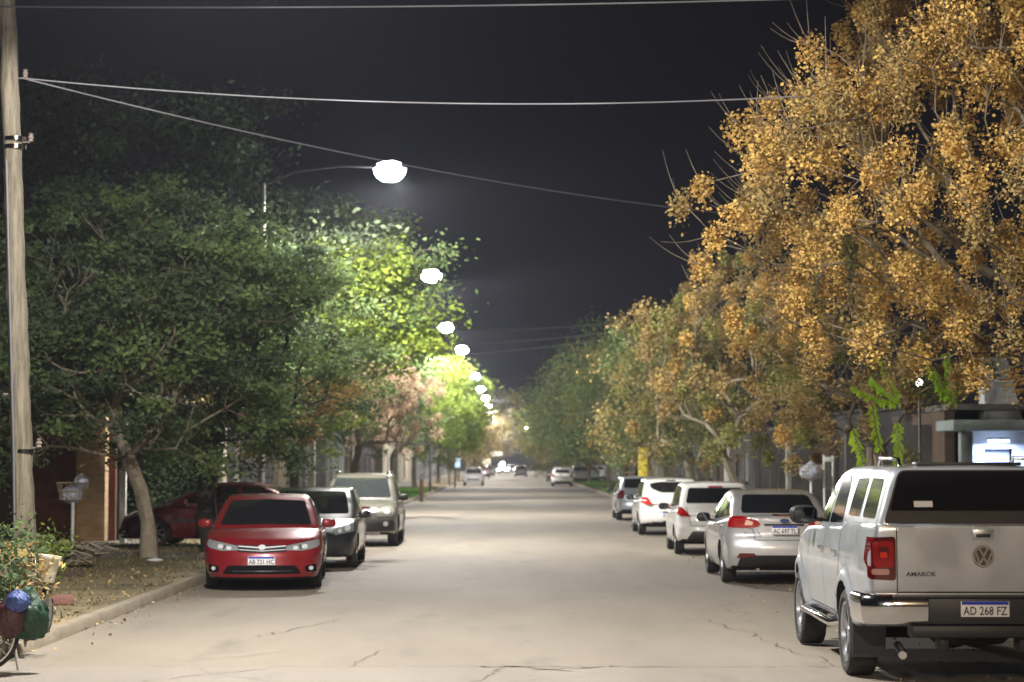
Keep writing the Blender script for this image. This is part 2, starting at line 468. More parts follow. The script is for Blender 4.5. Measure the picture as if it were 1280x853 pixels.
def make_car(name, label, cat, c, loc, rz, group=None, res=0.05):
    root = thing(name, label, cat, loc, rz, group)
    bs = body_solid(c); gs = cabin_solid(c, c['cabin'])
    f2 = lambda p: np.minimum(bs.f(p), gs.f(p))
    paint = c['paint']
    V, F = solid_mesh(bs, res)
    bm = bmesh.new(); vs = [bm.verts.new(v) for v in V]
    for f in F: bm.faces.new([vs[i] for i in f])
    bmesh.ops.recalc_face_normals(bm, faces=bm.faces)
    tmp = obj('body', bm, [paint, DARKIN], None, 0)
    # wheel arches
    cut = bmesh.new(); Ra = c['R'] + c.get('agap', 0.05)
    for yy in c['wy']:
        for sx in (-1, 1):
            xx = sx * (c['W'] / 2 - 0.02)
            n = 36; ringa = []; ringb = []
            for i in range(n):
                a = 2 * math.pi * i / n
                ringa.append(cut.verts.new((xx - .26, yy + Ra * math.cos(a), c['R'] + Ra * math.sin(a))))
                ringb.append(cut.verts.new((xx + .26, yy + Ra * math.cos(a), c['R'] + Ra * math.sin(a))))
            for i in range(n): cut.faces.new((ringa[i], ringa[(i + 1) % n], ringb[(i + 1) % n], ringb[i]))
            cut.faces.new(ringa); cut.faces.new(ringb)
    bmesh.ops.recalc_face_normals(cut, faces=cut.faces)
    co = obj('cut', cut, DARKIN, None, 0)
    md = tmp.modifiers.new('b', 'BOOLEAN'); md.object = co; md.operation = 'DIFFERENCE'; md.solver = 'EXACT'
    dg = bpy.context.evaluated_depsgraph_get()
    me = bpy.data.meshes.new_from_object(tmp.evaluated_get(dg))
    bpy.data.objects.remove(tmp); bpy.data.objects.remove(co)
    bm = bmesh.new(); bm.from_mesh(me)
    cb = c.get('cladz', None)
    for f in bm.faces:
        m = f.calc_center_median(); f.material_index = 0
        if f.normal.z < -0.6 and m.z < 0.42: f.material_index = 1
        for yy in c['wy']:
            r = math.hypot(m.y - yy, m.z - c['R'])
            if r < Ra - 0.004: f.material_index = 1
            elif r < Ra + 0.006 and abs(f.normal.x) < 0.5: f.material_index = 1
            if abs(m.x) < c['W'] / 2 - 0.24 and r < Ra + .02 and abs(f.normal.x) > 0.9: f.material_index = 1
    # seams
    for ax, pts in c.get('seams', []):
        if ax == 'side':
            strip(bm, f2, 'left', pts, 0.008, mi=1); strip(bm, f2, 'right', pts, 0.008, mi=1)
        else: strip(bm, f2, ax, pts, 0.009, mi=1)
    me2 = bpy.data.meshes.new('body'); bm.to_mesh(me2); bm.free()
    me2.materials.append(paint); me2.materials.append(DARKIN)
    set_sharp(me2, 40); body = link('body', me2, root)
    V, F = solid_mesh(gs, res)
    bm = bmesh.new(); vs = [bm.verts.new(v) for v in V]
    for f in F: bm.faces.new([vs[i] for i in f])
    bmesh.ops.recalc_face_normals(bm, faces=bm.faces)
    for ax, pts in c.get('cseams', []): 
        strip(bm, f2, 'left', pts, 0.008, mi=1); strip(bm, f2, 'right', pts, 0.008, mi=1)
    obj('roof', bm, [c.get('roofpaint', paint), DARKIN], root, 40)
    # decal parts
    for d in c['parts']:
        nm, m, ax, poly = d[:4]; kw = d[4] if len(d) > 4 else {}
        kw = dict(kw); both = kw.pop('both', False); subs = kw.pop('subs', []); which = kw.pop('on', 'u'); lab = kw.pop('label', None)
        fn = {'u': f2, 'b': bs.f, 'c': gs.f}[which]
        if which == 'c': kw.setdefault('wrap', 1.6)
        axes = [(ax, poly, 1)] if ax != 'side' else [('left', poly, 1), ('right', poly, 1)]
        if both: axes = [(ax, poly, 1), (ax, mirror_poly(poly), -1)]
        for a2, pl, sg in axes:
            b = bmesh.new(); decal(b, fn, a2, pl, **{'res': max(.05, res), **kw}); o = obj(nm, b, m, root, 40)
            if lab: o['label'] = lab
            for sn, smt, spoly, skw in subs:
                b = bmesh.new(); decal(b, fn, a2, spoly if sg == 1 else mirror_poly(spoly), **{'wrap': kw.get('wrap'), **skw}); obj(sn, b, smt, o, 40)
    W = c['W'] / 2
    for yy in c['wy']:
        for sx in (-1, 1):
            make_wheel(root, sx * (W - c.get('tw', .205) / 2 - c.get('inset', 0.02)), yy, c['R'], c.get('tw', .205), sx, c.get('spokes', 5), c.get('rim', ALLOY), 40 if res < .06 else 24)
    # mirrors
    if 'mir' in c:
        my, mz, mm = c['mir'][:3]; ms = c['mir'][3] if len(c['mir']) > 3 else 1.0
        for sx in (-1, 1):
            p, g = surf(f2, 'left' if sx < 0 else 'right', [my], [mz])
            bx = p[0][0]; b = bmesh.new()
            bmesh.ops.create_uvsphere(b, u_segments=16, v_segments=10, radius=1)
            for v in b.verts:
                q = v.co; v.co = Vector([math.copysign(abs(q[i]) ** .7, q[i]) for i in range(3)])
                v.co = Vector((v.co.x * .125 * ms, v.co.y * .075 * ms + (0.02 * v.co.x * sx * -1), v.co.z * .082 * ms))
            o = obj('wing_mirror', b, mm, root, 60, loc=(bx + sx * .16 * ms, my, mz + .05))
            b = bmesh.new(); tube(b, [(-sx * .2, 0.02, -.06), (-sx * .05, 0, -.03)], .020, 8); obj('mirror_arm', b, BLACK, o)
            b = bmesh.new()
            vv = [b.verts.new((q[0] * ms, -.0745 * ms, q[1] * ms)) for q in rrect(0, 0, .20, .125, .04)]; b.faces.new(vv)
            obj('mirror_glass', b, MGLASS, o)
    return root, f2

def std_sec(w=1.0, sill=.93): return [(.15, .90 * w), (.25, sill * w + .0), (.40, .985 * w), (.60, 1.0 * w), (.78, .99 * w), (.95, .955 * w), (1.05, .93 * w)]
def front_set(c): pass
# ------------------------------------------------------------- car definitions
def paint(name, col, metal=0.0, rough=0.32, flake=0.0):
    return mat(name, col, rough, metal=metal, coat=1.0, spec=0.5, var=0.06, vscale=2.5, rvar=0.12)
P_SILVER = paint('silver_paint', (0.46, 0.495, 0.545), 0.55, 0.30)
P_SILVER2 = paint('silver_paint_warm', (0.56, 0.56, 0.57), 0.45, 0.30)
P_WHITE = paint('white_paint', (0.78, 0.78, 0.76), 0.0, 0.3)
P_RED = paint('red_paint', (0.20, 0.011, 0.015), 0.15, 0.3)
BRIGHT = mat('bright_reflector', (.85, .86, .88), .18, metal=.25, coat=1.0)
P_DRED = paint('dark_red_paint', (0.09, 0.006, 0.008), 0.1, 0.3)
P_GREY = paint('graphite_paint', (0.022, 0.026, 0.031), 0.15, 0.3)
P_BEIGE = paint('champagne_paint', (0.18, 0.17, 0.143), 0.35, 0.33)

def wheel_y(L, wb, fo): f = L / 2 - fo; return (f - wb, f)

# ---------- sedan seen from behind (silver) -------------------------------
def spec_silver_sedan():
    L, W = 4.53, 1.82; w = W / 2
    wy = wheel_y(L, 2.65, .90)
    c = dict(L=L, W=W, R=.325, wy=wy, paint=P_SILVER2, spokes=7, tw=.215, agap=.035,
        top=[(-2.27, .98), (-2.15, 1.075), (-1.9, 1.09), (-1.2, 1.04), (0, .97), (.9, .95), (1.3, .92), (1.9, .78), (2.2, .64)],
        bot=[(-2.27, .34), (-1.9, .22), (-1, .19), (1.6, .19), (2.2, .24)],
        rear=[(.2, -2.12), (.3, -2.2), (.45, -2.265), (.60, -2.27), (.70, -2.235), (.78, -2.185), (.98, -2.19), (1.06, -2.235), (1.10, -2.22)],
        front=[(.2, 2.18), (.35, 2.26), (.55, 2.26), (.7, 2.12), (.9, 1.7)],
        sec=std_sec(), plan=[(-2.27, w * .93), (-1.7, w * .985), (-1, w), (1, w), (1.8, w * .97), (2.26, w * .86)],
        rc=(.24, 2.6), k=.06, flare=.014,
        cabin=dict(top=[(-2.0, .86), (-1.72, 1.08), (-1.15, 1.36), (-.7, 1.445), (-.1, 1.47), (.35, 1.43), (.75, 1.28), (1.35, .96), (1.6, .82)],
                   plan=[(-1.9, .88), (-1.0, .97), (0, 1.0), (1.3, .95)], sec=[(.9, w * .955), (1.05, w * .93), (1.2, w * .85), (1.35, w * .765), (1.47, w * .70)],
                   zb=.85, core=(-1.0, .6), k=.08, cr=.22, cf=.3, ztop=1.15),
        mir=(.72, .93, BLACK, .95))
    c['seams'] = [('rear', [(-.66, 1.07), (-.64, .90), (-.48, .87), (-.45, .70), (.45, .70), (.48, .87), (.64, .90), (.66, 1.07)]), ('side', [(-.42, .95), (-.45, .5), (-.40, .32)]), ('side', [(.86, .95), (.92, .7), (.86, .32)]),
        ('side', [(-1.28, 1.0), (-1.1, .75), (-.95, .55)])]
    c['parts'] = [
        ('rear_window', GLASS, 'rear', rpoly([(-.60, 1.10), (.60, 1.10), (.52, 1.375), (-.52, 1.375)], .06), dict(on='c', off=.010, res=.05)),
        ('windscreen', GLASS, 'front', rpoly([(-.68, .98), (.68, .98), (.56, 1.38), (-.56, 1.38)], .05), dict(on='c')),
        ('side_window', GLASS, 'side', rpoly([(-.38, .99), (.80, .99), (.22, 1.335), (-.10, 1.38), (-.38, 1.385)], .04), dict(on='c')),
        ('side_window', GLASS, 'side', rpoly([(-1.50, 1.06), (-.46, .99), (-.46, 1.38), (-.86, 1.345)], .04), dict(on='c')),
        ('tail_light', REDL, 'rear', rpoly([(-.86, .90), (-.84, 1.05), (-.62, 1.055), (-.42, 1.01), (-.36, .95), (-.40, .905), (-.62, .885)], .03), dict(both=True, off=.016, depth=.05, res=.03,
            subs=[('reversing_lamp', mat('lamp_clear', (.85, .55, .42), .15, coat=1.0), rpoly([(-.60, .93), (-.58, 1.02), (-.47, .985), (-.48, .93)], .02), dict(off=.021, res=.03))])),
        ('number_plate_recess', BLACK, 'rear', rrect(0, .935, .62, .03, .01), dict(off=.012)),
        ('bumper_insert', BLACK, 'rear', rpoly([(-.72, .30), (-.66, .47), (.66, .47), (.72, .30)], .03), dict(on='b', off=.010, res=.04)),
        ('rear_reflector', REDD, 'rear', rpoly([(-.73, .43), (-.68, .50), (-.46, .50), (-.44, .455)], .01), dict(both=True, off=.016, res=.04)),
        ('brake_lamp_strip', REDD, 'rear', rrect(0, 1.075, .34, .018, .006), dict(off=.012)),
        ('door_handle', P_SILVER2, 'side', rrect(-.36 + .1, .88, .19, .03, .013), dict(off=.03, depth=.005)),
        ('door_handle', P_SILVER2, 'side', rrect(-1.2, .90, .19, .03, .013), dict(off=.03, depth=.005)),
        ('headlight', HEADL, 'front', rpoly([(-.84, .70), (-.80, .82), (-.45, .70), (-.50, .62)], .03), dict(both=True, off=.01)),
    ]
    return c

# ---------- red sedan seen from the front ---------------------------------
def spec_red_sedan():
    L, W = 4.62, 1.776; w = W / 2
    wy = wheel_y(L, 2.70, .95)
    c = dict(L=L, W=W, R=.318, wy=wy, paint=P_RED, spokes=10, tw=.205, agap=.035,
        top=[(-2.3, .9), (-2.15, 1.06), (-1.8, 1.08), (-1.2, 1.02), (0, .96), (.9, .98), (1.2, .97), (1.7, .90), (2.1, .79), (2.3, .68)],
        bot=[(-2.3, .3), (-1.9, .2), (-1, .18), (1.6, .18), (2.3, .17)],
        rear=[(.2, -2.2), (.4, -2.3), (.7, -2.3), (1.1, -2.2)],
        front=[(.15, 2.20), (.22, 2.29), (.30, 2.31), (.46, 2.27), (.56, 2.25), (.66, 2.19), (.72, 2.11), (.80, 1.98), (.9, 1.7)],
        sec=std_sec(), plan=[(-2.3, w * .9), (-1.6, w * .98), (-1, w), (1.2, w), (1.7, w * .985), (2.05, w * .945), (2.31, w * .90)],
        fc=(.42, 2.5), k=.07, flare=.014, crown=.06,
        cabin=dict(top=[(-2.0, .9), (-1.7, 1.06), (-1.15, 1.35), (-.7, 1.45), (-.1, 1.475), (.3, 1.44), (.7, 1.29), (1.30, .98), (1.6, .80)],
                   plan=[(-1.9, .9), (-1.0, .97), (0, 1.0), (1.3, .96)], sec=[(.9, w * .955), (1.0, w * .935), (1.2, w * .85), (1.35, w * .765), (1.47, w * .70)],
                   zb=.85, core=(-1.0, .6), k=.08, cr=.2, cf=.30, ztop=1.15),
        mir=(.70, .95, P_RED, .88))
    DK = mat('lower_grille_black', (.006, .006, .007), .9, spec=.1)
    GD = mat('grille_dark', (.012, .014, .022), .6, spec=.2)
    c['seams'] = [('front', [(-.74, .80), (-.55, .715), (-.2, .69), (.2, .69), (.55, .715), (.74, .80)]), ('side', [(-.42, .95), (-.45, .5), (-.40, .32)]), ('side', [(.86, .95), (.92, .7), (.86, .32)]), ('side', [(-1.28, 1.0), (-1.1, .75), (-.95, .55)])]
    c['parts'] = [
        ('windscreen', GLASS, 'front', rpoly([(-.70, .985), (0, 1.0), (.70, .985), (.575, 1.36), (0, 1.385), (-.575, 1.36)], .05), dict(on='c', off=.003)),
        ('rear_window', GLASS, 'rear', rpoly([(-.6, 1.1), (.6, 1.1), (.52, 1.36), (-.52, 1.36)], .05), dict(on='c')),
        ('side_window', GLASS, 'side', rpoly([(-.38, .99), (.80, .99), (.22, 1.335), (-.10, 1.38), (-.38, 1.385)], .04), dict(on='c')),
        ('side_window', GLASS, 'side', rpoly([(-1.48, 1.06), (-.46, .99), (-.46, 1.38), (-.86, 1.345)], .04), dict(on='c')),
        ('headlight', HEADL, 'front', rpoly([(-.84, .70), (-.82, .785), (-.76, .765), (-.36, .69), (-.34, .625), (-.60, .612), (-.80, .655)], .02), dict(both=True, off=.006, depth=.05, res=.03,
            subs=[('lamp_reflector', BRIGHT, rrect(-.49, .655, .07, .05, .02), dict(off=.011, res=.03)), ('lamp_reflector', BRIGHT, rrect(-.62, .675, .075, .06, .025), dict(off=.011, res=.03)), ('lamp_bezel', HDARK, rpoly([(-.58, .635), (-.56, .70), (-.545, .70), (-.56, .635)], .004), dict(off=.010, res=.05))])),
        ('grille', GD, 'front', rpoly([(-.35, .605), (-.36, .70), (0, .70), (.36, .70), (.35, .605), (0, .585)], .015), dict(off=.006, depth=.04, res=.05,
            subs=[('chrome_bar', BRIGHT, rpoly([(-.35, .672), (-.35, .688), (0, .666), (.35, .688), (.35, .672), (0, .645)], .004), dict(off=.016, res=.04)),
                  ('chrome_bar', BRIGHT, rpoly([(-.34, .628), (-.34, .638), (0, .616), (.34, .638), (.34, .628), (0, .606)], .004), dict(off=.014, res=.04)),
                  ('emblem', BRIGHT, oval(0, .658, .105, .07, 24), dict(off=.026, res=.05))])),
        ('lower_grille', DK, 'front', rpoly([(-.58, .265), (-.50, .395), (.50, .395), (.58, .265)], .03), dict(off=.004, res=.05, subs=[('grille_slat', HDARK, rrect(0, .31, .86, .012, .004), dict(off=.009))])),
        ('fog_lamp_surround', DK, 'front', rpoly([(-.80, .29), (-.79, .41), (-.63, .38), (-.64, .29)], .02), dict(both=True, off=.004, res=.04,
            subs=[('fog_lamp', BRIGHT, oval(-.715, .345, .06, .06, 16), dict(off=.012, res=.04))])),
        ('bumper_lip', P_RED, 'front', rpoly([(-.60, .225), (-.55, .25), (.55, .25), (.60, .225)], .01), dict(off=.018, res=.05)),
        ('door_handle', P_RED, 'side', rrect(-.26, .88, .19, .03, .013), dict(off=.03, depth=.005)),
        ('tail_light', REDL, 'rear', rpoly([(-.85, .8), (-.85, .95), (-.5, .95), (-.5, .85)], .02), dict(both=True, off=.01)),
    ]
    return c

def spec_hatch(W=1.66, L=3.83, H=1.45, wb=2.44, ro=.62, paint=P_WHITE, R=.29, **k):
    w = W / 2; wy = (-L / 2 + ro, -L / 2 + ro + wb); a = L / 2
    c = dict(L=L, W=W, R=R, wy=wy, paint=paint, spokes=k.get('spokes', 8), tw=.19, agap=.035,
        top=[(-a, .9), (-a + .12, .98), (-a + .5, .98), (0, .93), (a - 1.2, .93), (a - .9, .90), (a - .35, .76), (a, .62)],
        bot=[(-a, .34), (-a + .4, .22), (-1, .19), (1.3, .19), (a, .22)],
        rear=[(.2, -a + .16), (.28, -a + .06), (.40, -a), (.55, -a), (.62, -a + .03), (.70, -a + .06), (1.0, -a + .10)],
        front=[(.15, a - .12), (.25, a - .02), (.5, a), (.6, a - .05), (.8, a - .35)],
        sec=std_sec(), plan=[(-a, w * .93), (-a + .5, w * .99), (-.8, w), (.9, w), (a - .4, w * .96), (a, w * .88)],
        rc=(.20, 2.6), fc=(.36, 2.5), k=.07, flare=.014,
        cabin=dict(top=[(-a + .02, .80), (-a + .10, .98), (-a + .42, H - .06), (-a + .62, H - .02), (-.4, H), (.05, H - .03), (.45, H - .17), (1.15, .93), (1.4, .8)],
                   plan=[(-a, .93), (-1.0, .98), (0, 1.0), (1.3, .95)], sec=[(.85, w * .96), (.98, w * .945), (1.2, w * .88), (H - .1, w * .80), (H, w * .76)],
                   zb=.80, core=(-a + .65, .3), k=.08, cr=.16, cf=.28, ztop=1.1, sm=.05),
        mir=(.62, .90, k.get('mirm', BLACK), .9))
    c['seams'] = [('rear', [(-w * .72, .98), (-w * .62, .60), (w * .62, .60), (w * .72, .98)]), ('side', [(-.42, .93), (-.45, .5), (-.40, .32)]), ('side', [(.72, .93), (.76, .6), (.70, .32)])]
    side = [('side_window', GLASS, 'side', rpoly([(-.38, .97), (.62, .97), (.10, H - .16), (-.10, H - .10), (-.38, H - .09)], .04), dict(on='c')),
            ('side_window', GLASS, 'side', rpoly([(-a + .45, 1.02), (-.46, .97), (-.46, H - .09), (-a + .72, H - .12)], .05), dict(on='c')),
            ('door_handle', paint, 'side', rrect(-.26, .86, .17, .03, .013), dict(off=.028, depth=.005)),
            ('windscreen', GLASS, 'front', rpoly([(-w * .78, .97), (w * .78, .97), (w * .66, H - .09), (-w * .66, H - .09)], .05), dict(on='c')),
            ('headlight', HEADL, 'front', rpoly([(-w * .93, .62), (-w * .9, .78), (-w * .5, .68), (-w * .55, .58)], .03), dict(both=True, off=.008))]
    c['side_parts'] = side
    return c

def spec_compact_white():     # the third car of the right-hand row
    c = spec_hatch(W=1.70, L=3.9, H=1.50, ro=.68, paint=P_WHITE, R=.30)
    c['parts'] = c['side_parts'] + [
        ('rear_window', GLASS, 'rear', rpoly([(-.62, 1.06), (.62, 1.06), (.55, 1.37), (-.55, 1.37)], .05), dict(on='c', off=.004, res=.1)),
        ('brake_lamp_strip', REDL, 'rear', rpoly([(-.16, 1.375), (-.13, 1.405), (.13, 1.405), (.16, 1.375)], .01), dict(off=.010)),
        ('tail_light', REDL, 'rear', rpoly([(-.80, .84), (-.80, .97), (-.72, .985), (-.62, .90), (-.53, .775), (-.66, .775)], .025), dict(both=True, off=.012, depth=.05, res=.03)),
        ('bumper_insert', mat('bumper_insert_plum', (.03, .028, .034), .45, var=.1), 'rear', rpoly([(-.66, .25), (-.50, .49), (.50, .49), (.66, .25)], .04), dict(on='b', off=.010, res=.05)),
        ('rear_wiper', BLACK, 'rear', rpoly([(-.02, 1.05), (-.02, 1.08), (.3, 1.12), (.3, 1.11)], .003), dict(off=.02, depth=.002)),
    ]
    return c
def spec_round_white():     # fourth, oval window
    c = spec_hatch(W=1.72, L=3.93, H=1.50, ro=.66, wb=2.53, paint=P_WHITE, R=.30)
    ol = [(x, z) for x, z in rpoly([(-.56, 1.34), (-.53, 1.22), (-.28, 1.11), (.28, 1.11), (.53, 1.22), (.56, 1.34), (.3, 1.385), (-.3, 1.385)], .09)]
    c['parts'] = c['side_parts'] + [
        ('rear_window', GLASS, 'rear', ol, dict(on='c', off=.004, res=.1)),
        ('brake_lamp_strip', BLACK, 'rear', rpoly([(-.14, 1.40), (-.10, 1.43), (.10, 1.43), (.14, 1.40)], .01), dict(off=.012)),
        ('tail_light', mat('tail_light_pink', (.55, .03, .03), .12, coat=1.0), 'rear', rpoly([(-.81, .86), (-.80, .99), (-.62, .985), (-.57, .92), (-.51, .80), (-.66, .81)], .02), dict(both=True, off=.012, depth=.05, res=.03,
            subs=[('reversing_lamp', PLATEW, rrect(-.70, .90, .09, .03, .01), dict(off=.018))])),
        ('number_plate_recess', HDARK, 'rear', rrect(0, .55, .50, .15, .02), dict(off=.004)),
        ('bumper_insert', BLACK, 'rear', rpoly([(-.62, .235), (-.60, .30), (.60, .30), (.62, .235)], .02), dict(on='b', off=.008)),
    ]
    return c
def spec_small_wagon():
    c = spec_hatch(W=1.62, L=4.0, H=1.45, ro=.72, wb=2.47, paint=P_SILVER, R=.29, mirm=BLACK)
    c['parts'] = c['side_parts'] + [
        ('rear_window', GLASS, 'rear', rpoly([(-.56, 1.06), (.56, 1.06), (.53, 1.36), (-.53, 1.36)], .04), dict(on='c', off=.004)),
        ('tail_light', REDD, 'rear', rpoly([(-.78, .72), (-.76, .90), (-.66, .98), (-.56, .98), (-.56, .72)], .02), dict(both=True, off=.012, res=.04)),
        ('bumper_insert', BLACK, 'rear', rrect(0, .30, 1.3, .12, .03), dict(on='b', off=.008)),
    ]
    return c
def spec_grey_hatch():
    c = spec_hatch(W=1.72, L=4.0, H=1.45, ro=.65, wb=2.53, paint=P_GREY, R=.30, mirm=P_GREY, spokes=8)
    a = 2.0
    c['parts'] = [p for p in c['side_parts'] if p[0] != 'headlight'] + [
        ('rear_window', GLASS, 'rear', rpoly([(-.6, 1.06), (.6, 1.06), (.53, 1.34), (-.53, 1.34)], .04), dict(on='c', off=.004)),
        ('headlight', HEADL, 'front', rpoly([(-.81, .66), (-.77, .83), (-.68, .81), (-.44, .68), (-.48, .60)], .025), dict(both=True, off=.006, res=.03,
            subs=[('lamp_reflector', BRIGHT, oval(-.69, .715, .10, .10), dict(off=.011)), ('lamp_reflector', BRIGHT, oval(-.56, .67, .07, .07), dict(off=.011))])),
        ('grille', BLACK, 'front', rpoly([(-.40, .56), (-.42, .655), (.42, .655), (.40, .56)], .02), dict(off=.006)),
        ('lower_grille', BLACK, 'front', rpoly([(-.58, .24), (-.5, .42), (.5, .42), (.58, .24)], .03), dict(off=.006)),
        ('fog_lamp', HDARK, 'front', oval(-.68, .34, .09, .09), dict(both=True, off=.008)),
        ('tail_light', REDD, 'rear', rrect(-.7, .85, .16, .25, .02), dict(both=True, off=.012)),
    ]
    return c

def spec_beige_suv():
    L, W, H = 4.32, 1.83, 1.70; w = W / 2; a = L / 2
    wy = wheel_y(L, 2.63, .84)
    c = dict(L=L, W=W, R=.345, wy=wy, paint=P_BEIGE, spokes=5, tw=.215, agap=.05,
        top=[(-a, 1.0), (-a + .15, 1.12), (0, 1.08), (a - 1.25, 1.10), (a - .95, 1.08), (a - .4, .98), (a - .1, .86), (a, .76)],
        bot=[(-a, .42), (-1.9, .30), (-1, .26), (1.6, .26), (a, .28)],
        rear=[(.25, -a + .1), (.4, -a), (.7, -a), (1.1, -a + .12)],
        front=[(.25, a - .1), (.35, a), (.56, a), (.62, a - .04), (.8, a - .09), (.9, a - .22), (1.0, a - .5)],
        sec=[(.25, .93), (.4, .985), (.65, 1.0), (.9, .985), (1.1, .93)], plan=[(-a, w * .93), (-1.5, w * .99), (-.8, w), (1.3, w), (a - .35, w * .97), (a, w * .92)],
        fc=(.30, 2.6), k=.08, flare=.022, zc=.66,
        cabin=dict(top=[(-a + .05, 1.0), (-a + .2, 1.2), (-a + .5, H - .08), (-a + .75, H - .02), (-.3, H), (.15, H - .03), (.5, H - .15), (1.10, 1.10), (1.35, .92)],
                   plan=[(-a, .92), (-1.0, .98), (0, 1.0), (1.2, .96)], sec=[(1.0, w * .95), (1.12, w * .93), (1.4, w * .85), (1.6, w * .78), (1.7, w * .74)],
                   zb=.95, core=(-a + .75, .45), k=.09, cr=.12, cf=.26, ztop=1.35),
        mir=(.62, 1.07, BLACK, .95))
    SK = mat('skid_plate_silver', (.55, .55, .54), .35, metal=.4)
    c['seams'] = [('front', [(-.70, .97), (-.40, .87), (.40, .87), (.70, .97)]), ('side', [(-.35, 1.05), (-.38, .6), (-.34, .42)]), ('side', [(.78, 1.05), (.82, .7), (.78, .42)])]
    c['parts'] = [
        ('windscreen', CLEARG, 'front', rpoly([(-.72, 1.12), (.72, 1.12), (.60, 1.58), (-.60, 1.58)], .06), dict(on='c', off=.003)),
        ('side_window', GLASS, 'side', rpoly([(-.32, 1.13), (.62, 1.12), (.20, 1.52), (.0, 1.59), (-.32, 1.61)], .04), dict(on='c')),
        ('side_window', GLASS, 'side', rpoly([(-1.25, 1.15), (-.40, 1.13), (-.40, 1.61), (-1.2, 1.59)], .05), dict(on='c')),
        ('rear_window', GLASS, 'rear', rpoly([(-.62, 1.2), (.62, 1.2), (.55, 1.56), (-.55, 1.56)], .05), dict(on='c')),
        ('headlight', mat('headlight_milky', (.24, .24, .21), .3, metal=.1, coat=.4), 'front', rpoly([(-.83, .70), (-.84, .86), (-.74, .945), (-.58, .93), (-.47, .80), (-.46, .69)], .05), dict(both=True, off=.008, res=.04,
            subs=[('lamp_reflector', BRIGHT, oval(-.68, .81, .13, .13), dict(off=.012))])),
        ('grille', HDARK, 'front', rpoly([(-.33, .68), (-.40, .85), (.40, .85), (.33, .68)], .03), dict(off=.008, res=.05, subs=[('chrome_bar', BRIGHT, rrect(0, .765, .70, .02, .005), dict(off=.016)), ('chrome_bar', BRIGHT, rpoly([(-.46, .86), (-.46, .885), (.46, .885), (.46, .86)], .004), dict(off=.014)), ('emblem', CHROME, oval(0, .78, .13, .08), dict(off=.022))])),
        ('bumper_cladding', BLACK, 'front', rpoly([(-.86, .36), (-.84, .625), (0, .66), (.84, .625), (.86, .36)], .04), dict(off=.012, depth=.05, res=.05)),
        ('fog_lamp', BRIGHT, 'front', oval(-.66, .52, .11, .10, 16), dict(both=True, off=.018)),
        ('skid_plate', SK, 'front', rpoly([(-.56, .285), (-.52, .35), (.52, .35), (.56, .285)], .02), dict(off=.022, depth=.04)),
        ('door_handle', P_BEIGE, 'side', rrect(-.2, 1.0, .19, .035, .013), dict(off=.03, depth=.005)),
        ('tail_light', REDD, 'rear', rrect(-.76, 1.0, .16, .3, .03), dict(both=True, off=.012)),
    ]
    return c

def spec_dark_red_sedan():
    c = spec_red_sedan(); c['paint'] = P_DRED; c['rim'] = STEEL; c['spokes'] = 8
    w = c['W'] / 2
    c['mir'] = (.70, .95, P_DRED, 1.0)
    c['parts'] = [p for p in c['parts'] if p[0] not in ('door_handle', 'bumper_lip')] + [
        ('door_handle', CHROME, 'side', rrect(-.24, .86, .21, .04, .013), dict(off=.03, depth=.005)),
        ('door_handle', CHROME, 'side', rrect(-1.18, .88, .21, .04, .013), dict(off=.03, depth=.005)),
        ('side_moulding', BLACK, 'side', rrect(.15, .60, 1.9, .05, .01), dict(off=.01))]
    c['parts'] = [(p[0], p[1], p[2], p[3], {**p[4]}) for p in c['parts']]
    return c

def pts_ring(r0, r1, n=40):
    return [((r0 * math.cos(2 * math.pi * i / n), r0 * math.sin(2 * math.pi * i / n)), (r1 * math.cos(2 * math.pi * i / n), r1 * math.sin(2 * math.pi * i / n))) for i in range(n)]

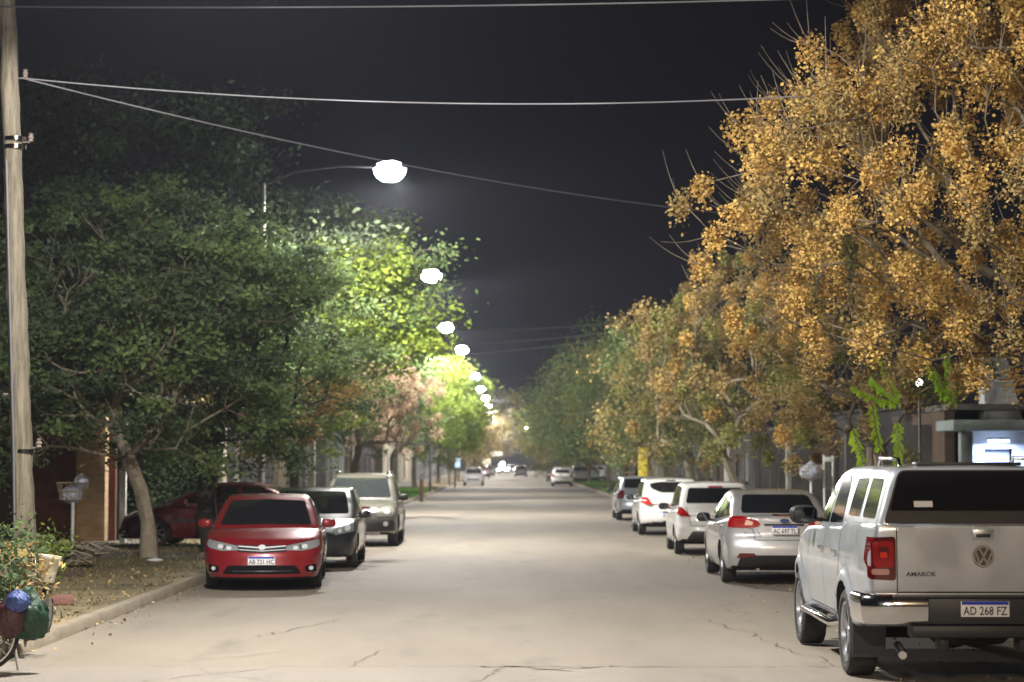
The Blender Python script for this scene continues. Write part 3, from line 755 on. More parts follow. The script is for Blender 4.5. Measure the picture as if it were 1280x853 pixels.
def make_pickup(loc, rz):
    L, W, H = 5.18, 1.93, 1.87; w = W / 2; a = L / 2
    R_ = .385; wy = (-a + 1.27, -a + 1.27 + 3.095)
    c = dict(L=L, W=W, R=R_, wy=wy, paint=P_SILVER, spokes=6, tw=.255, agap=.075, inset=-.005,
        top=[(-a, 1.385), (-a + .05, 1.39), (-a + 1.5, 1.385), (-1.0 + .0, 1.37), (-.9, 1.32), (0, 1.30), (.9, 1.28), (1.2, 1.26), (1.6, 1.20), (2.2, 1.08), (2.5, .95), (a, .82)],
        tsm=.03,
        bot=[(-a, .62), (-2.2, .50), (-1.4, .44), (0, .44), (1.8, .42), (a, .40)],
        rear=[(.4, -a + .06), (.7, -a + .01), (.86, -a), (1.3, -a + .005), (1.45, -a + .01)], rsm=.015,
        front=[(.3, a - .1), (.45, a), (.75, a), (.95, a - .1), (1.1, a - .4)],
        sec=[(.40, .93), (.5, .965), (.75, .995), (.95, 1.0), (1.13, .985), (1.25, .965), (1.38, .945)], plan=[(-a, w * .985), (-2, w * .995), (1.4, w), (2.0, w * .97), (a, w * .9)],
        rc=(.045, 5), kr=.04, fc=(.3, 2.6), k=.03, flare=.042, zc=.80, crown=.01,
        cabin=dict(top=[(-a - .02, .6), (-a + .015, .9), (-a + .03, 1.36), (-a + .17, 1.80), (-a + .25, 1.855), (-a + .5, 1.875), (-.9, 1.885), (-.2, 1.875), (.25, 1.83), (.55, 1.70), (1.25, 1.20), (1.5, 1.0)],
                   plan=[(-a, .985), (-1, 1.0), (0, 1.0), (1.2, .95)], sm=.02, sec=[(1.1, w * .955), (1.2, w * .945), (1.38, w * .915), (1.6, w * .84), (1.78, w * .775), (1.87, w * .74)],
                   zb=1.05, core=(-a + .35, .45), k=.07, cr=.03, cf=.24, ztop=1.6, crown=.035),
        mir=(.70, 1.33, BLACK, 1.15))
    TG = (-.715, .715)
    c['seams'] = [('rear', [(TG[0], 1.355), (TG[0], .815), (TG[1], .815), (TG[1], 1.355)]),
        ('side', [(-.92, 1.27), (-.92, .9), (-.86, .50)]), ('side', [(.02, 1.27), (0, .7), (.03, .50)]), ('side', [(1.02, 1.27), (1.08, .8), (1.0, .50)]), ('side', [(-.96, 1.33), (-.96, .50)]), ('side', [(-.98, .52), (1.02, .52)])]
    SMOKE = mat('smoked_rear_glass', (0.010, 0.009, 0.010), 0.05, coat=.5)
    c['parts'] = [
        ('tailgate', P_SILVER, 'rear', rpoly([(-.705, .825), (.705, .825), (.705, 1.355), (-.705, 1.355)], .012), dict(on='b', off=.010, depth=.02, res=.12, subs=[])),
        ('canopy_rear_frame', mat('canopy_dark_frame', (.022, .017, .016), .6, var=.1), 'rear', rpoly([(-.80, 1.385), (.80, 1.385), (.80, 1.42), (.66, 1.83), (-.66, 1.83), (-.80, 1.42)], [.02, .02, .03, .07, .07, .03]), dict(on='c', off=.006, depth=.03, res=.05,
            subs=[('rear_window', SMOKE, rpoly([(-.755, 1.49), (.755, 1.49), (.655, 1.815), (-.655, 1.815)], [.03, .03, .07, .07]), dict(off=.012, res=.08)),
                  ('window_sticker', PLATEW, rrect(-.475, 1.545, .155, .05, .004), dict(off=.015, res=.1)),
                  ('lock_knob', CHROME, oval(.0, 1.455, .022, .022, 12), dict(off=.028))])),
        ('windscreen', GLASS, 'front', rpoly([(-.75, 1.32), (.75, 1.32), (.62, 1.76), (-.62, 1.76)], .05), dict(on='c')),
        ('side_window', GLASS, 'side', rpoly([(.06, 1.325), (.80, 1.315), (.24, 1.69), (.06, 1.745)], [.03, .02, .06, .03]), dict(on='c', off=.004)),
        ('side_window', GLASS, 'side', rpoly([(-.78, 1.345), (-.03, 1.325), (-.03, 1.77), (-.50, 1.775), (-.62, 1.7)], [.04, .03, .03, .05, .06]), dict(on='c', off=.004)),
        ('canopy_window', GLASS, 'side', rpoly([(-1.60, 1.42), (-1.02, 1.42), (-.94, 1.75), (-1.50, 1.76)], .04), dict(on='c', off=.004)),
        ('canopy_window', GLASS, 'side', rpoly([(-2.36, 1.42), (-1.76, 1.42), (-1.66, 1.76), (-2.20, 1.76)], .05), dict(on='c', off=.004)),
        ('tail_light', REDD, 'rear', rpoly([(-.945, .925), (-.945, 1.27), (-.725, 1.28), (-.725, .915)], .03), dict(both=True, on='b', off=.014, depth=.06, res=.03,
            subs=[('lamp_ring', REDL, rrect(-.825, 1.13, .165, .22, .04), dict(off=.020, res=.04)),
                  ('lamp_core', REDD, rrect(-.825, 1.145, .085, .10, .02), dict(off=.024, res=.04)),
                  ('lamp_core', mat('lamp_glow_red', (.75, .03, .01), .15, coat=1.0), rrect(-.825, 1.125, .06, .05, .015), dict(off=.027, res=.04)),
                  ('reversing_lamp', mat('lamp_pinkish', (.55, .30, .27), .15, coat=1.0), rrect(-.85, .985, .14, .05, .02), dict(off=.021, res=.04))])),
        ('door_handle', CHROME, 'side', rrect(.12, 1.08, .19, .035, .015), dict(off=.035, depth=.005)),
        ('door_handle', CHROME, 'side', rrect(-.76, 1.08, .19, .035, .015), dict(off=.035, depth=.005)),
        ('headlight', HEADL, 'front', rrect(-.75, .85, .28, .2, .03), dict(both=True, off=.01)),
        ('grille', CHROME, 'front', rrect(0, .8, 1.1, .2, .03), dict(off=.01)),
    ]
    root, f2 = make_car('pickup_truck', 'silver double cab pickup with dark rear canopy window parked nearest the camera', 'pickup truck', c, loc, rz, 'cars parked along the right kerb', .04)
    tg = [o for o in root.children if o.name.startswith('tailgate')][0]
    # rear bumper (chrome, wrapped ends), built as bent profile
    prof = [(-.03, .81), (-.10, .80), (-.135, .77), (-.14, .70), (-.13, .60), (-.10, .56), (0, .55)]
    b = bmesh.new(); rings = []
    path = [(-.985, .42), (-.985, .25), (-.97, .12), (-.93, .04), (-.86, .005), (-.7, -.01), (-.4, -.015), (0, -.018)]
    path = path + [(-x, y) for x, y in reversed(path[:-1])]
    for i, (x, y) in enumerate(path):
        p0 = Vector(path[max(i - 1, 0)]); p1 = Vector(path[min(i + 1, len(path) - 1)]); t = (p1 - p0).normalized(); nrm = Vector((t.y, -t.x))
        ring = []
        for d, z in prof:
            sc = 1.0 if 2 < i < len(path) - 3 else .45
            q = Vector((x, y)) + nrm * (-d) * sc
            ring.append(b.verts.new((q.x, -a + q.y, z)))
        rings.append(ring)
    for r0, r1 in zip(rings, rings[1:]):
        for j in range(len(prof) - 1): b.faces.new((r0[j], r1[j], r1[j + 1], r0[j + 1]))
    for r in (rings[0], rings[-1]): b.faces.new(r)
    bmesh.ops.recalc_face_normals(b, faces=b.faces)
    bp = obj('rear_bumper', b, CHROME, root, 50)
    b = bmesh.new(); box(b, (0, -a - .125, .792), (1.55, .14, .02), .006); obj('bumper_step', b, BLACK, bp)
    b = bmesh.new(); box(b, (0, -a - .148, .672), (.98, .03, .215), .012); obj('plate_panel', b, BLACK, bp)
    b = bmesh.new(); box(b, (0.02, -a - .03, .50), (1.3, .20, .11), .03); obj('tow_beam', b, BLACK, bp)
    for q in (-.33, .33):
        b = bmesh.new(); box(b, (q, -a + .1, .41), (.07, .25, .16), .01); obj('tow_bracket', b, BLACK, bp)
    plate(root, (-.025, -a - .162, .69), 0, 'AD 268 FZ')
    # tailgate handle
    b = bmesh.new(); box(b, (0, -a - .012, 1.30), (.175, .02, .085), .008); h = obj('tailgate_handle', b, P_SILVER, tg)
    b = bmesh.new(); box(b, (0, -a - .024, 1.288), (.12, .006, .03), .004); obj('handle_recess', b, BLACK, tg)
    # round emblem : ring with V over W
    b = bmesh.new(); lathe(b, [(.072, -.006), (.072, .008), (.086, .008), (.090, 0), (.086, -.006)], 40, 'y', closed=True)
    lathe(b, [(.001, .006), (.074, .006), (.074, .002), (.001, .002)], 32, 'y', mi=1)
    def stroke(p0, p1, wd=.016):
        d = Vector((p1[0] - p0[0], p1[1] - p0[1])); n = Vector((-d.y, d.x)).normalized() * wd / 2
        q = [Vector(p0) + n, Vector(p0) - n, Vector(p1) - n, Vector(p1) + n]
        v0 = [b.verts.new((p.x, -.010, p.y)) for p in q]; v1 = [b.verts.new((p.x, .004, p.y)) for p in q]
        b.faces.new(v0); b.faces.new(list(reversed(v1)))
        for i in range(4): b.faces.new((v0[i], v0[(i + 1) % 4], v1[(i + 1) % 4], v1[i]))
    stroke((-.034, .066), (0, -.002)); stroke((.034, .066), (0, -.002))
    stroke((-.064, .030), (-.030, -.064)); stroke((-.030, -.064), (0, -.004)); stroke((0, -.004), (.030, -.064)); stroke((.030, -.064), (.064, .030))
    bmesh.ops.recalc_face_normals(b, faces=b.faces)
    e = obj('emblem', b, [CHROME, HDARK], tg, 30, loc=(0, -a - .020, 1.115))
    me = text_mesh('AMAROK', .050, .004, .0012, 1.18); me.materials.append(HDARK)
    o = link('lettering', me, tg); o.location = (-.52, -a - .012, .967); o.rotation_euler = (math.pi / 2, 0, 0)
    # mud flaps
    for sx in (-1, 1):
        b = bmesh.new()
        vs = []
        for (x, y, z) in [(-.13, -.50, .60), (.16, -.50, .60), (.16, -.46, .20), (-.13, -.46, .20)]: vs.append(b.verts.new((sx * (w - .13) + x * -sx, wy[0] + y + .02, z)))
        f = b.faces.new(vs); r = bmesh.ops.extrude_face_region(b, geom=[f])
        for v in r['geom']:
            if isinstance(v, bmesh.types.BMVert): v.co.y += .014
        bmesh.ops.recalc_face_normals(b, faces=b.faces)
        obj('mud_flap', b, mat('mud_flap_grey', (.045, .047, .05), .6, var=.2), root)
        b = bmesh.new(); x = sx * (w + .03)
        tube(b, [(x * .93, wy[0] + .50, .44), (x, wy[0] + .56, .42), (x, wy[1] - .62, .42), (x * .93, wy[1] - .56, .44)], .038, 12)
        sb = obj('side_step', b, CHROME, root, 50)
        for q in (1, 1.8):
            b = bmesh.new(); tube(b, [(sx * (w - .62), wy[0] + q, .46), (x, wy[0] + q, .42)], .02); obj('step_bracket', b, BLACK, sb)
        b = bmesh.new()
        xr = sx * .60
        tube(b, [(xr, -2.12, 1.86), (xr, -2.06, 1.925), (xr, -1.2, 1.94), (xr, -1.1, 1.88)], .018, 10); obj('roof_rail', b, CHROME, root, 50)
    b = bmesh.new(); tube(b, [(-.62, -a + .55, .33), (-.64, -a + .22, .30), (-.66, -a + .10, .285)], .035, 14); obj('exhaust_pipe', b, CHROME, root, 50)
    b = bmesh.new(); lathe(b, [(.16, -.09), (.30, -.09), (.34, -.05), (.34, .05), (.30, .09), (.16, .09)], 30, 'z', (0, -a + .62, .44)); obj('spare_wheel', b, RUBBER, root)
    b = bmesh.new()
    for sx in (-1, 1): tube(b, [(sx * .42, -a + .1, .50), (sx * .42, 1.8, .48)], .05, 6)
    tube(b, [(-.8, wy[0], .385), (.8, wy[0], .385)], .055, 10); lathe(b, [(.02, -.14), (.13, -.08), (.15, 0), (.13, .08), (.02, .14)], 16, 'x', (0, wy[0], .385))
    tube(b, [(-.8, wy[1], .385), (.8, wy[1], .385)], .045, 10)
    obj('chassis', b, DARKIN, root, 50)
    b = bmesh.new(); box(b, (0, -2.0, 1.885), (.9, .22, .03), .01); obj('roof_bar', b, BLACK, root)
    return root
# ============================================================= lamps first: the street's own light
rng = np.random.default_rng(7)
random.seed(7)
GALV = mat('galvanised_steel', (.17, .165, .15), .6, metal=.2, var=.15)
ARMM = mat('arm_steel_dark', (.06, .06, .062), .6, metal=.3)  # darker steel colour paints the arms as unlit
LENS = mat('led_lens', (.9, .9, .9), .3, emit=(.93, .96, 1.0), estr=260)
LAMP_D = [(-9, -2.9), (19.5, -2.9), (46, -2.83), (72, -2.92), (100, -3.3), (120, -3.0), (157, -2.9), (185, -2.9), (211, -2.8), (240, -2.9), (270, -2.9), (300, -2.9), (332, -2.9), (365, -2.9)]
def street_lamp(D, lx, label, power, col=(1.0, .955, .89), px=-5.75, h=8.6, warm=False, tilt=14):
    t = thing('street_lamp', label, 'street lamp', (px, D, 0), 0, 'street lamps along the kerb')
    b = bmesh.new(); tube(b, [(0, 0, 0), (0, 0, 3), (0, 0, h - .25)], [.085, .07, .05], 12); obj('pole', b, GALV, t, 50)
    s = 1 if lx > px else -1; dx = lx - px
    b = bmesh.new(); tube(b, [(0, 0, h - .3), (dx * .25, 0, h + .02), (dx * .6, 0, h + .14), (dx - s * .35, 0, h + .12)], .024, 8); obj('arm', b, ARMM, t, 50)
    b = bmesh.new(); box(b, (dx, 0, h + .12), (.82, .36, .09), .035)
    for k in range(5): box(b, (dx - .2 + k * .1, 0, h + .18), (.02, .28, .04), .004)
    hd = obj('lamp_head', b, ARMM, t, 40)
    b = bmesh.new(); bmesh.ops.create_uvsphere(b, u_segments=36, v_segments=18, radius=1)
    for v in b.verts: v.co = Vector((v.co.x * .365, v.co.y * .28, v.co.z * (.20 if v.co.z > 0 else .28)))  # oversized on purpose: the lamp's glare is built into the lens shape
    o = obj('lens', b, LENS if not warm else mat('sodium_lens', (.9, .7, .4), .3, emit=(1, .55, .2), estr=30), hd, 60); o.location = (dx, 0, h + .06); o.visible_shadow = True
    l = bpy.data.lights.new('lamp_light', 'POINT' if warm else 'SPOT'); l.energy = power; l.color = col; l.shadow_soft_size = .22
    if not warm: l.spot_size = R(178); l.spot_blend = .10
    q = bpy.data.objects.new('lamp_light', l); COL.objects.link(q); q.parent = hd; q.location = (dx, 0, h - .33); q.rotation_euler = (0, R(-tilt * s), 0)
    return t
words = ['behind the camera corner', 'above the wooden pole corner', 'largest glow above the left treetops', 'second lit lamp, at the bright green treetop', 'third lit lamp from the left', 'fourth lit lamp from the left',
    'fifth lit lamp down the row', 'sixth lit lamp down the row', 'seventh lit lamp down the row', 'eighth lit lamp, among the pale branches', 'ninth lit lamp, among the pale branches', 'tenth lit lamp near the road end', 'eleventh lit lamp near the road end', 'twelfth lit lamp, farthest one']
for i, (D, lx) in enumerate(LAMP_D):
    street_lamp(D, lx, 'white led street lamp on thin steel pole, ' + words[i], [2600, 4200, 4500, 5200, 3800, 2800, 4200, 4200, 4200, 6500, 6500, 6500, 6500, 6500][i] * LK, px=-5.75 if D < 115 else -4.9, tilt=5 if D < 60 else 10)
street_lamp(-9, 3.0, 'warm sodium street lamp on steel pole behind the camera', 3700 * LK, (1.0, .68, .38), px=9.0, h=10.5, warm=True)

# ============================================================= ground, road, kerbs
def road_mat(name, c0, c1):
    m = bpy.data.materials.new(name); m.use_nodes = True; n = m.node_tree; b = n.nodes['Principled BSDF']; L_ = n.links.new
    tc = n.nodes.new('ShaderNodeTexCoord')
    n1 = n.nodes.new('ShaderNodeTexNoise'); n1.inputs['Scale'].default_value = .35; n1.inputs['Detail'].default_value = 8; n1.inputs['Roughness'].default_value = .6
    mp = n.nodes.new('ShaderNodeMapping'); mp.inputs['Scale'].default_value = (1.6, .45, 1); L_(tc.outputs['Object'], mp.inputs[0]); L_(mp.outputs[0], n1.inputs['Vector'])
    r = n.nodes.new('ShaderNodeValToRGB'); r.color_ramp.elements[0].position = .32; r.color_ramp.elements[1].position = .68
    r.color_ramp.elements[0].color = (*c0, 1); r.color_ramp.elements[1].color = (*c1, 1); L_(n1.outputs['Fac'], r.inputs[0])
    n2 = n.nodes.new('ShaderNodeTexNoise'); n2.inputs['Scale'].default_value = 22; n2.inputs['Detail'].default_value = 10; n2.inputs['Roughness'].default_value = .75; L_(tc.outputs['Object'], n2.inputs['Vector'])
    mr = n.nodes.new('ShaderNodeMapRange'); mr.inputs[1].default_value = .3; mr.inputs[2].default_value = .7; mr.inputs[3].default_value = .86; mr.inputs[4].default_value = 1.12; L_(n2.outputs['Fac'], mr.inputs[0])
    mx = n.nodes.new('ShaderNodeMix'); mx.data_type = 'RGBA'; mx.blend_type = 'MULTIPLY'; mx.inputs[0].default_value = 1
    L_(r.outputs[0], mx.inputs[6]); L_(mr.outputs[0], mx.inputs[7])
    # cracks
    vo = n.nodes.new('ShaderNodeTexVoronoi'); vo.feature = 'DISTANCE_TO_EDGE'; vo.inputs['Scale'].default_value = .28
    nd = n.nodes.new('ShaderNodeTexNoise'); nd.inputs['Scale'].default_value = 1.6; nd.inputs['Detail'].default_value = 8; L_(tc.outputs['Object'], nd.inputs['Vector'])
    va = n.nodes.new('ShaderNodeVectorMath'); va.operation = 'MULTIPLY_ADD'; va.inputs[1].default_value = (.9, .9, 0); L_(nd.outputs['Color'], va.inputs[0]); L_(tc.outputs['Object'], va.inputs[2]); L_(va.outputs[0], vo.inputs['Vector'])
    cr = n.nodes.new('ShaderNodeMapRange'); cr.inputs[1].default_value = 0.0; cr.inputs[2].default_value = .006; cr.inputs[3].default_value = 1; cr.inputs[4].default_value = 0; L_(vo.outputs['Distance'], cr.inputs[0])
    mk = n.nodes.new('ShaderNodeTexNoise'); mk.inputs['Scale'].default_value = .22; L_(tc.outputs['Object'], mk.inputs['Vector'])
    mk2 = n.nodes.new('ShaderNodeMapRange'); mk2.inputs[1].default_value = .50; mk2.inputs[2].default_value = .62; mk2.inputs[3].default_value = 0; mk2.inputs[4].default_value = .55; L_(mk.outputs['Fac'], mk2.inputs[0])
    mu = n.nodes.new('ShaderNodeMath'); mu.operation = 'MULTIPLY'; L_(cr.outputs[0], mu.inputs[0]); L_(mk2.outputs[0], mu.inputs[1])
    m2 = n.nodes.new('ShaderNodeMix'); m2.data_type = 'RGBA'; L_(mu.outputs[0], m2.inputs[0]); L_(mx.outputs[2], m2.inputs[6]); m2.inputs[7].default_value = (.08, .07, .055, 1)
    # oil and tyre stains
    st = n.nodes.new('ShaderNodeTexNoise'); st.inputs['Scale'].default_value = .9; st.inputs['Detail'].default_value = 7; L_(mp.outputs[0], st.inputs['Vector'])
    s2 = n.nodes.new('ShaderNodeMapRange'); s2.inputs[1].default_value = .58; s2.inputs[2].default_value = .75; s2.inputs[3].default_value = 0; s2.inputs[4].default_value = .5; L_(st.outputs['Fac'], s2.inputs[0])
    m3 = n.nodes.new('ShaderNodeMix'); m3.data_type = 'RGBA'; L_(s2.outputs[0], m3.inputs[0]); L_(m2.outputs[2], m3.inputs[6]); m3.inputs[7].default_value = (c0[0] * .55, c0[1] * .55, c0[2] * .55, 1)
    L_(m3.outputs[2], b.inputs['Base Color']); b.inputs['Roughness'].default_value = .82
    bp = n.nodes.new('ShaderNodeBump'); bp.inputs['Strength'].default_value = .5; bp.inputs['Distance'].default_value = .006; L_(n2.outputs['Fac'], bp.inputs['Height']); L_(bp.outputs[0], b.inputs['Normal'])
    return m
ROADM = road_mat('worn_road_surface', (.155, .130, .098), (.215, .184, .142))
SLABM = road_mat('pale_concrete', (.165, .141, .114), (.225, .196, .160))
VERGE = None
def verge_mat():
    m = bpy.data.materials.new('dry_verge_soil'); m.use_nodes = True; n = m.node_tree; b = n.nodes['Principled BSDF']; L_ = n.links.new
    tc = n.nodes.new('ShaderNodeTexCoord'); a = n.nodes.new('ShaderNodeTexNoise'); a.inputs['Scale'].default_value = .5; a.inputs['Detail'].default_value = 9; a.inputs['Roughness'].default_value = .7; L_(tc.outputs['Object'], a.inputs['Vector'])
    r = n.nodes.new('ShaderNodeValToRGB'); e = r.color_ramp.elements; e[0].position = .35; e[0].color = (.09, .075, .04, 1); e[1].position = .66; e[1].color = (.30, .23, .12, 1); x = e.new(.5); x.color = (.19, .15, .08, 1)
    L_(a.outputs['Fac'], r.inputs[0]); c = n.nodes.new('ShaderNodeTexNoise'); c.inputs['Scale'].default_value = 14; c.inputs['Detail'].default_value = 8; L_(tc.outputs['Object'], c.inputs['Vector'])
    mr = n.nodes.new('ShaderNodeMapRange'); mr.inputs[1].default_value = .3; mr.inputs[2].default_value = .7; mr.inputs[3].default_value = .7; mr.inputs[4].default_value = 1.3; L_(c.outputs['Fac'], mr.inputs[0])
    mx = n.nodes.new('ShaderNodeMix'); mx.data_type = 'RGBA'; mx.blend_type = 'MULTIPLY'; mx.inputs[0].default_value = 1; L_(r.outputs[0], mx.inputs[6]); L_(mr.outputs[0], mx.inputs[7]); L_(mx.outputs[2], b.inputs['Base Color'])
    b.inputs['Roughness'].default_value = .95; bp = n.nodes.new('ShaderNodeBump'); bp.inputs['Strength'].default_value = .8; bp.inputs['Distance'].default_value = .03; L_(c.outputs['Fac'], bp.inputs['Height']); L_(bp.outputs[0], b.inputs['Normal'])
    return m
VERGE = verge_mat()
LAWN = mat('lawn_soil', (.08, .14, .03), .95, var=.35, vscale=1.2)
KERBM = mat('kerb_concrete', (.24, .20, .145), .85, var=.25, vscale=2, bump=.3, bscale=20)
KL, KR = -4.85, 5.35
def sheet(name, x0, x1, y0, y1, z, m, nx=2, ny=2, jit=None):
    b = bmesh.new(); g = [[b.verts.new((x0 + (x1 - x0) * i / nx, y0 + (y1 - y0) * j / ny, z + (jit(i, j) if jit else 0))) for j in range(ny + 1)] for i in range(nx + 1)]
    for i in range(nx):
        for j in range(ny): b.faces.new((g[i][j], g[i + 1][j], g[i + 1][j + 1], g[i][j + 1]))
    return tag(obj(name, b, m, None, 60), kind='structure')
sheet('ground', -1500, 1500, -200, 2600, -.03, mat('ground_soil', (.06, .055, .035), .95, var=.3, vscale=.3))
# near slab with a ragged joint against the street surface
b = bmesh.new(); n = 60; fr = []; bk = []
for i in range(n + 1):
    x = -40 + 80 * i / n
    fr.append(b.verts.new((x, -40, .0))); bk.append(b.verts.new((x, 18.75 + .02 * math.sin(i * 2.7) + .05 * math.sin(i * .6), .0)))
for i in range(n): b.faces.new((fr[i], fr[i + 1], bk[i + 1], bk[i]))
tag(obj('crossroad', b, SLABM, None, 0), kind='structure')
b = bmesh.new(); nx = 8
sheet('road', KL - .02, KR + .02, 18.4, 900, -.006, ROADM, 4, 40)
sheet('side_street', -60, KL - .02, 70.5, 81.5, -.008, ROADM); sheet('side_street', KR + .02, 60, 71, 84, -.008, ROADM)
# dark broken joint line
b = bmesh.new(); prev = None
rr = random.Random(3)
def crack(pts, wd, z=.0035):
    vs = []
    for i, (x, y) in enumerate(pts):
        x2, y2 = pts[min(i + 1, len(pts) - 1)]; x1, y1 = pts[max(i - 1, 0)]; d = Vector((x2 - x1, y2 - y1)).normalized(); ww = wd * rr.uniform(.3, 1.3)
        vs.append((b.verts.new((x - d.y * ww, y + d.x * ww, z)), b.verts.new((x + d.y * ww, y - d.x * ww, z))))
    for a_, c_ in zip(vs, vs[1:]): b.faces.new((a_[0], c_[0], c_[1], a_[1]))
def wander(p, q, n, amp):
    out = []
    for i in range(n + 1):
        t = i / n; out.append((p[0] + (q[0] - p[0]) * t + rr.gauss(0, amp) * (0 < i < n), p[1] + (q[1] - p[1]) * t + rr.gauss(0, amp) * (0 < i < n)))
    return out
crack(wander((-2.2, 18.72), (-.2, 18.80), 16, .03), .012); crack(wander((-.3, 18.78), (1.5, 18.72), 20, .05), .03); crack(wander((1.5, 18.72), (4.5, 18.78), 30, .02), .010)
crack(wander((-.05, 18.75), (-.4, 17.2), 18, .04), .012); crack(wander((.1, 18.72), (.55, 18.35), 8, .04), .018); crack(wander((.75, 18.72), (.2, 18.45), 8, .04), .014)
crack(wander((-2.2, 18.7), (-3.2, 17.5), 10, .04), .008); crack(wander((-1.5, 18.8), (-1.35, 20.3), 10, .04), .008); crack(wander((-2.75, 22.0), (-2.1, 24.4), 14, .05), .010)
crack(wander((3.0, 18.8), (2.4, 24.5), 26, .06), .008); crack(wander((-3.0, 19.4), (-2.2, 20.4), 8, .04), .007)
tag(obj('road_cracks', b, mat('crack_dark', (.135, .117, .09), .95, var=.3), None, 0), kind='structure')

def kerb(name, path, left, h=.115, wd=.16):
    """path of the kerb's road edge; the kerb body lies to the left/right of it"""
    b = bmesh.new(); rings = []
    for i, p in enumerate(path):
        p = Vector(p); q0 = Vector(path[max(i - 1, 0)]); q1 = Vector(path[min(i + 1, len(path) - 1)]); t = (q1 - q0).normalized(); nrm = Vector((-t.y, t.x)) * (1 if left else -1)
        pr = [(0, -.03), (.012, h - .03), (.035, h), (wd, h), (wd, -.03)]
        rings.append([b.verts.new((p.x + nrm.x * a_, p.y + nrm.y * a_, z)) for a_, z in pr])
    for r0, r1 in zip(rings, rings[1:]):
        for j in range(4): b.faces.new((r0[j], r0[j + 1], r1[j + 1], r1[j]))
    b.faces.new(rings[0]); b.faces.new(rings[-1]); bmesh.ops.recalc_face_normals(b, faces=b.faces)
    return tag(obj(name, b, KERBM, None, 50), kind='structure')
def slab(name, outline, z, m, cuts=0, und=0.0):
    b = bmesh.new(); vs = [b.verts.new((x, y, z)) for x, y in outline]; f = b.faces.new(vs); f.normal_update()
    if f.normal.z < 0: f.normal_flip()
    return tag(obj(name, b, m, None, 0), kind='structure')
def arc(cx, cy, r, a0, a1, n=10): return [(cx + r * math.cos(R(a0 + (a1 - a0) * i / n)), cy + r * math.sin(R(a0 + (a1 - a0) * i / n))) for i in range(n + 1)]
def block(side, y0, y1, r0, r1, zone, mm):
    k = KL if side < 0 else KR; s = side
    out = k + s * 45
    near = arc(k + s * r0, y0 + r0, r0, -90, 0 if s < 0 else -180, 12)      # from outer side to kerb line
    far = arc(k + s * r1, y1 - r1, r1, 0 if s < 0 else 180, 90, 12)
    line = [(near[-1][0], near[-1][1] + (far[0][1] - near[-1][1]) * i / 12) for i in range(1, 12)]
    path = [(out, y0)] + near + line + far + [(out, y1)]
    kerb('kerb', path, s < 0, h=.12)
    k2 = k + s * .14; q0 = y0 + .14; q1 = y1 - .14; a0 = max(r0 - .14, .05); a1 = max(r1 - .14, .05)
    n2 = arc(k2 + s * a0, q0 + a0, a0, -90, 0 if s < 0 else -180, 12); f2_ = arc(k2 + s * a1, q1 - a1, a1, 0 if s < 0 else 180, 90, 12)
    slab(zone, [(out, q0)] + n2 + f2_ + [(out, q1)], .116, mm)
block(-1, 19.0, 70.5, 1.3, 3.0, 'verge', VERGE)
block(-1, 81.5, 900, 3.0, 1, 'verge', VERGE)
block(1, 19.0, 71, 1.3, 3.0, 'verge', VERGE)
block(1, 84, 900, 3.0, 1, 'verge', VERGE)
PAVE = mat('pavement_tiles', (.19, .175, .15), .85, var=.3, vscale=1.5, bump=.3)
for s, y0, y1 in ((-1, 30, 68), (-1, 84, 600), (1, 24, 68), (1, 86, 600)):
    sheet('pavement', s * 8.0, s * 9.6, y0, y1, .124, PAVE, 1, 8)
sheet('lawn', -9.2, KL - .25, 85, 140, .122, LAWN, 2, 8); sheet('lawn', KR + .25, 9.4, 88, 126, .122, LAWN, 2, 8); sheet('lawn', KR + .25, 9.4, 138, 200, .122, LAWN, 2, 8)
sheet('driveway', KR + .2, 10.5, 127, 137, .126, SLABM); sheet('driveway', -10, KL - .2, 37.5, 39.8, .123, PAVE)
def grass(name, label, x0, x1, y0, y1, n, h, col, z=.12):
    r = np.random.default_rng(int(y0 * 10))
    p = np.stack([r.uniform(x0, x1, n), r.uniform(y0, y1, n), np.full(n, z)], 1); a = r.uniform(0, math.pi, n); hh = h * r.uniform(.4, 1.3, n); wd = .012 + .01 * (y0 / 50)
    d = np.stack([np.cos(a), np.sin(a), np.zeros(n)], 1) * wd; tip = np.stack([r.normal(0, h * .4, n), r.normal(0, h * .4, n), hh], 1)
    V = np.concatenate([p - d, p + d, p + tip]); i = np.arange(n); F = np.stack([i, i + n, i + 2 * n], 1)
    return tag(mesh_np(name, V, F, mat(name + str(col), col, .7, island=.4)), label, 'grass', kind='stuff')
grass('grass', 'bright green lawn on the left street corner past the beige suv', -8.8, KL - .2, 84.5, 135, 30000, .13, (.17, .34, .05))
grass('grass', 'green grass of the right verge behind the parked cars', KR + .2, 9.2, 87, 126, 22000, .14, (.17, .30, .05))
grass('grass', 'green grass beside the distant white car', KR + .2, 9.2, 138, 190, 20000, .16, (.16, .29, .05))
grass('grass', 'sparse dry grass on the near left verge', -11, KL - .2, 20, 46, 5200, .05, (.16, .14, .06))
# fallen leaves
n = 850; r = np.random.default_rng(5)
p = np.stack([KL - .2 - np.abs(r.normal(0, 2.4, n)), r.uniform(20.5, 46, n), r.uniform(.125, .14, n)], 1)
a = r.uniform(0, 6.28, n); s = r.uniform(.015, .05, n); u = np.stack([np.cos(a) * s, np.sin(a) * s, r.normal(0, .01, n)], 1); v = np.stack([-np.sin(a) * s * .5, np.cos(a) * s * .5, r.normal(0, .01, n)], 1)
V = np.concatenate([p - u, p + v, p + u, p - v]); i = np.arange(n); F = np.stack([i, i + n, i + 2 * n, i + 3 * n], 1)
tag(mesh_np('fallen_leaves', V, F, mat('dry_leaf', (.30, .21, .10), .8, island=.5)), 'dry ochre leaves scattered on the left verge', 'leaf litter', kind='stuff')

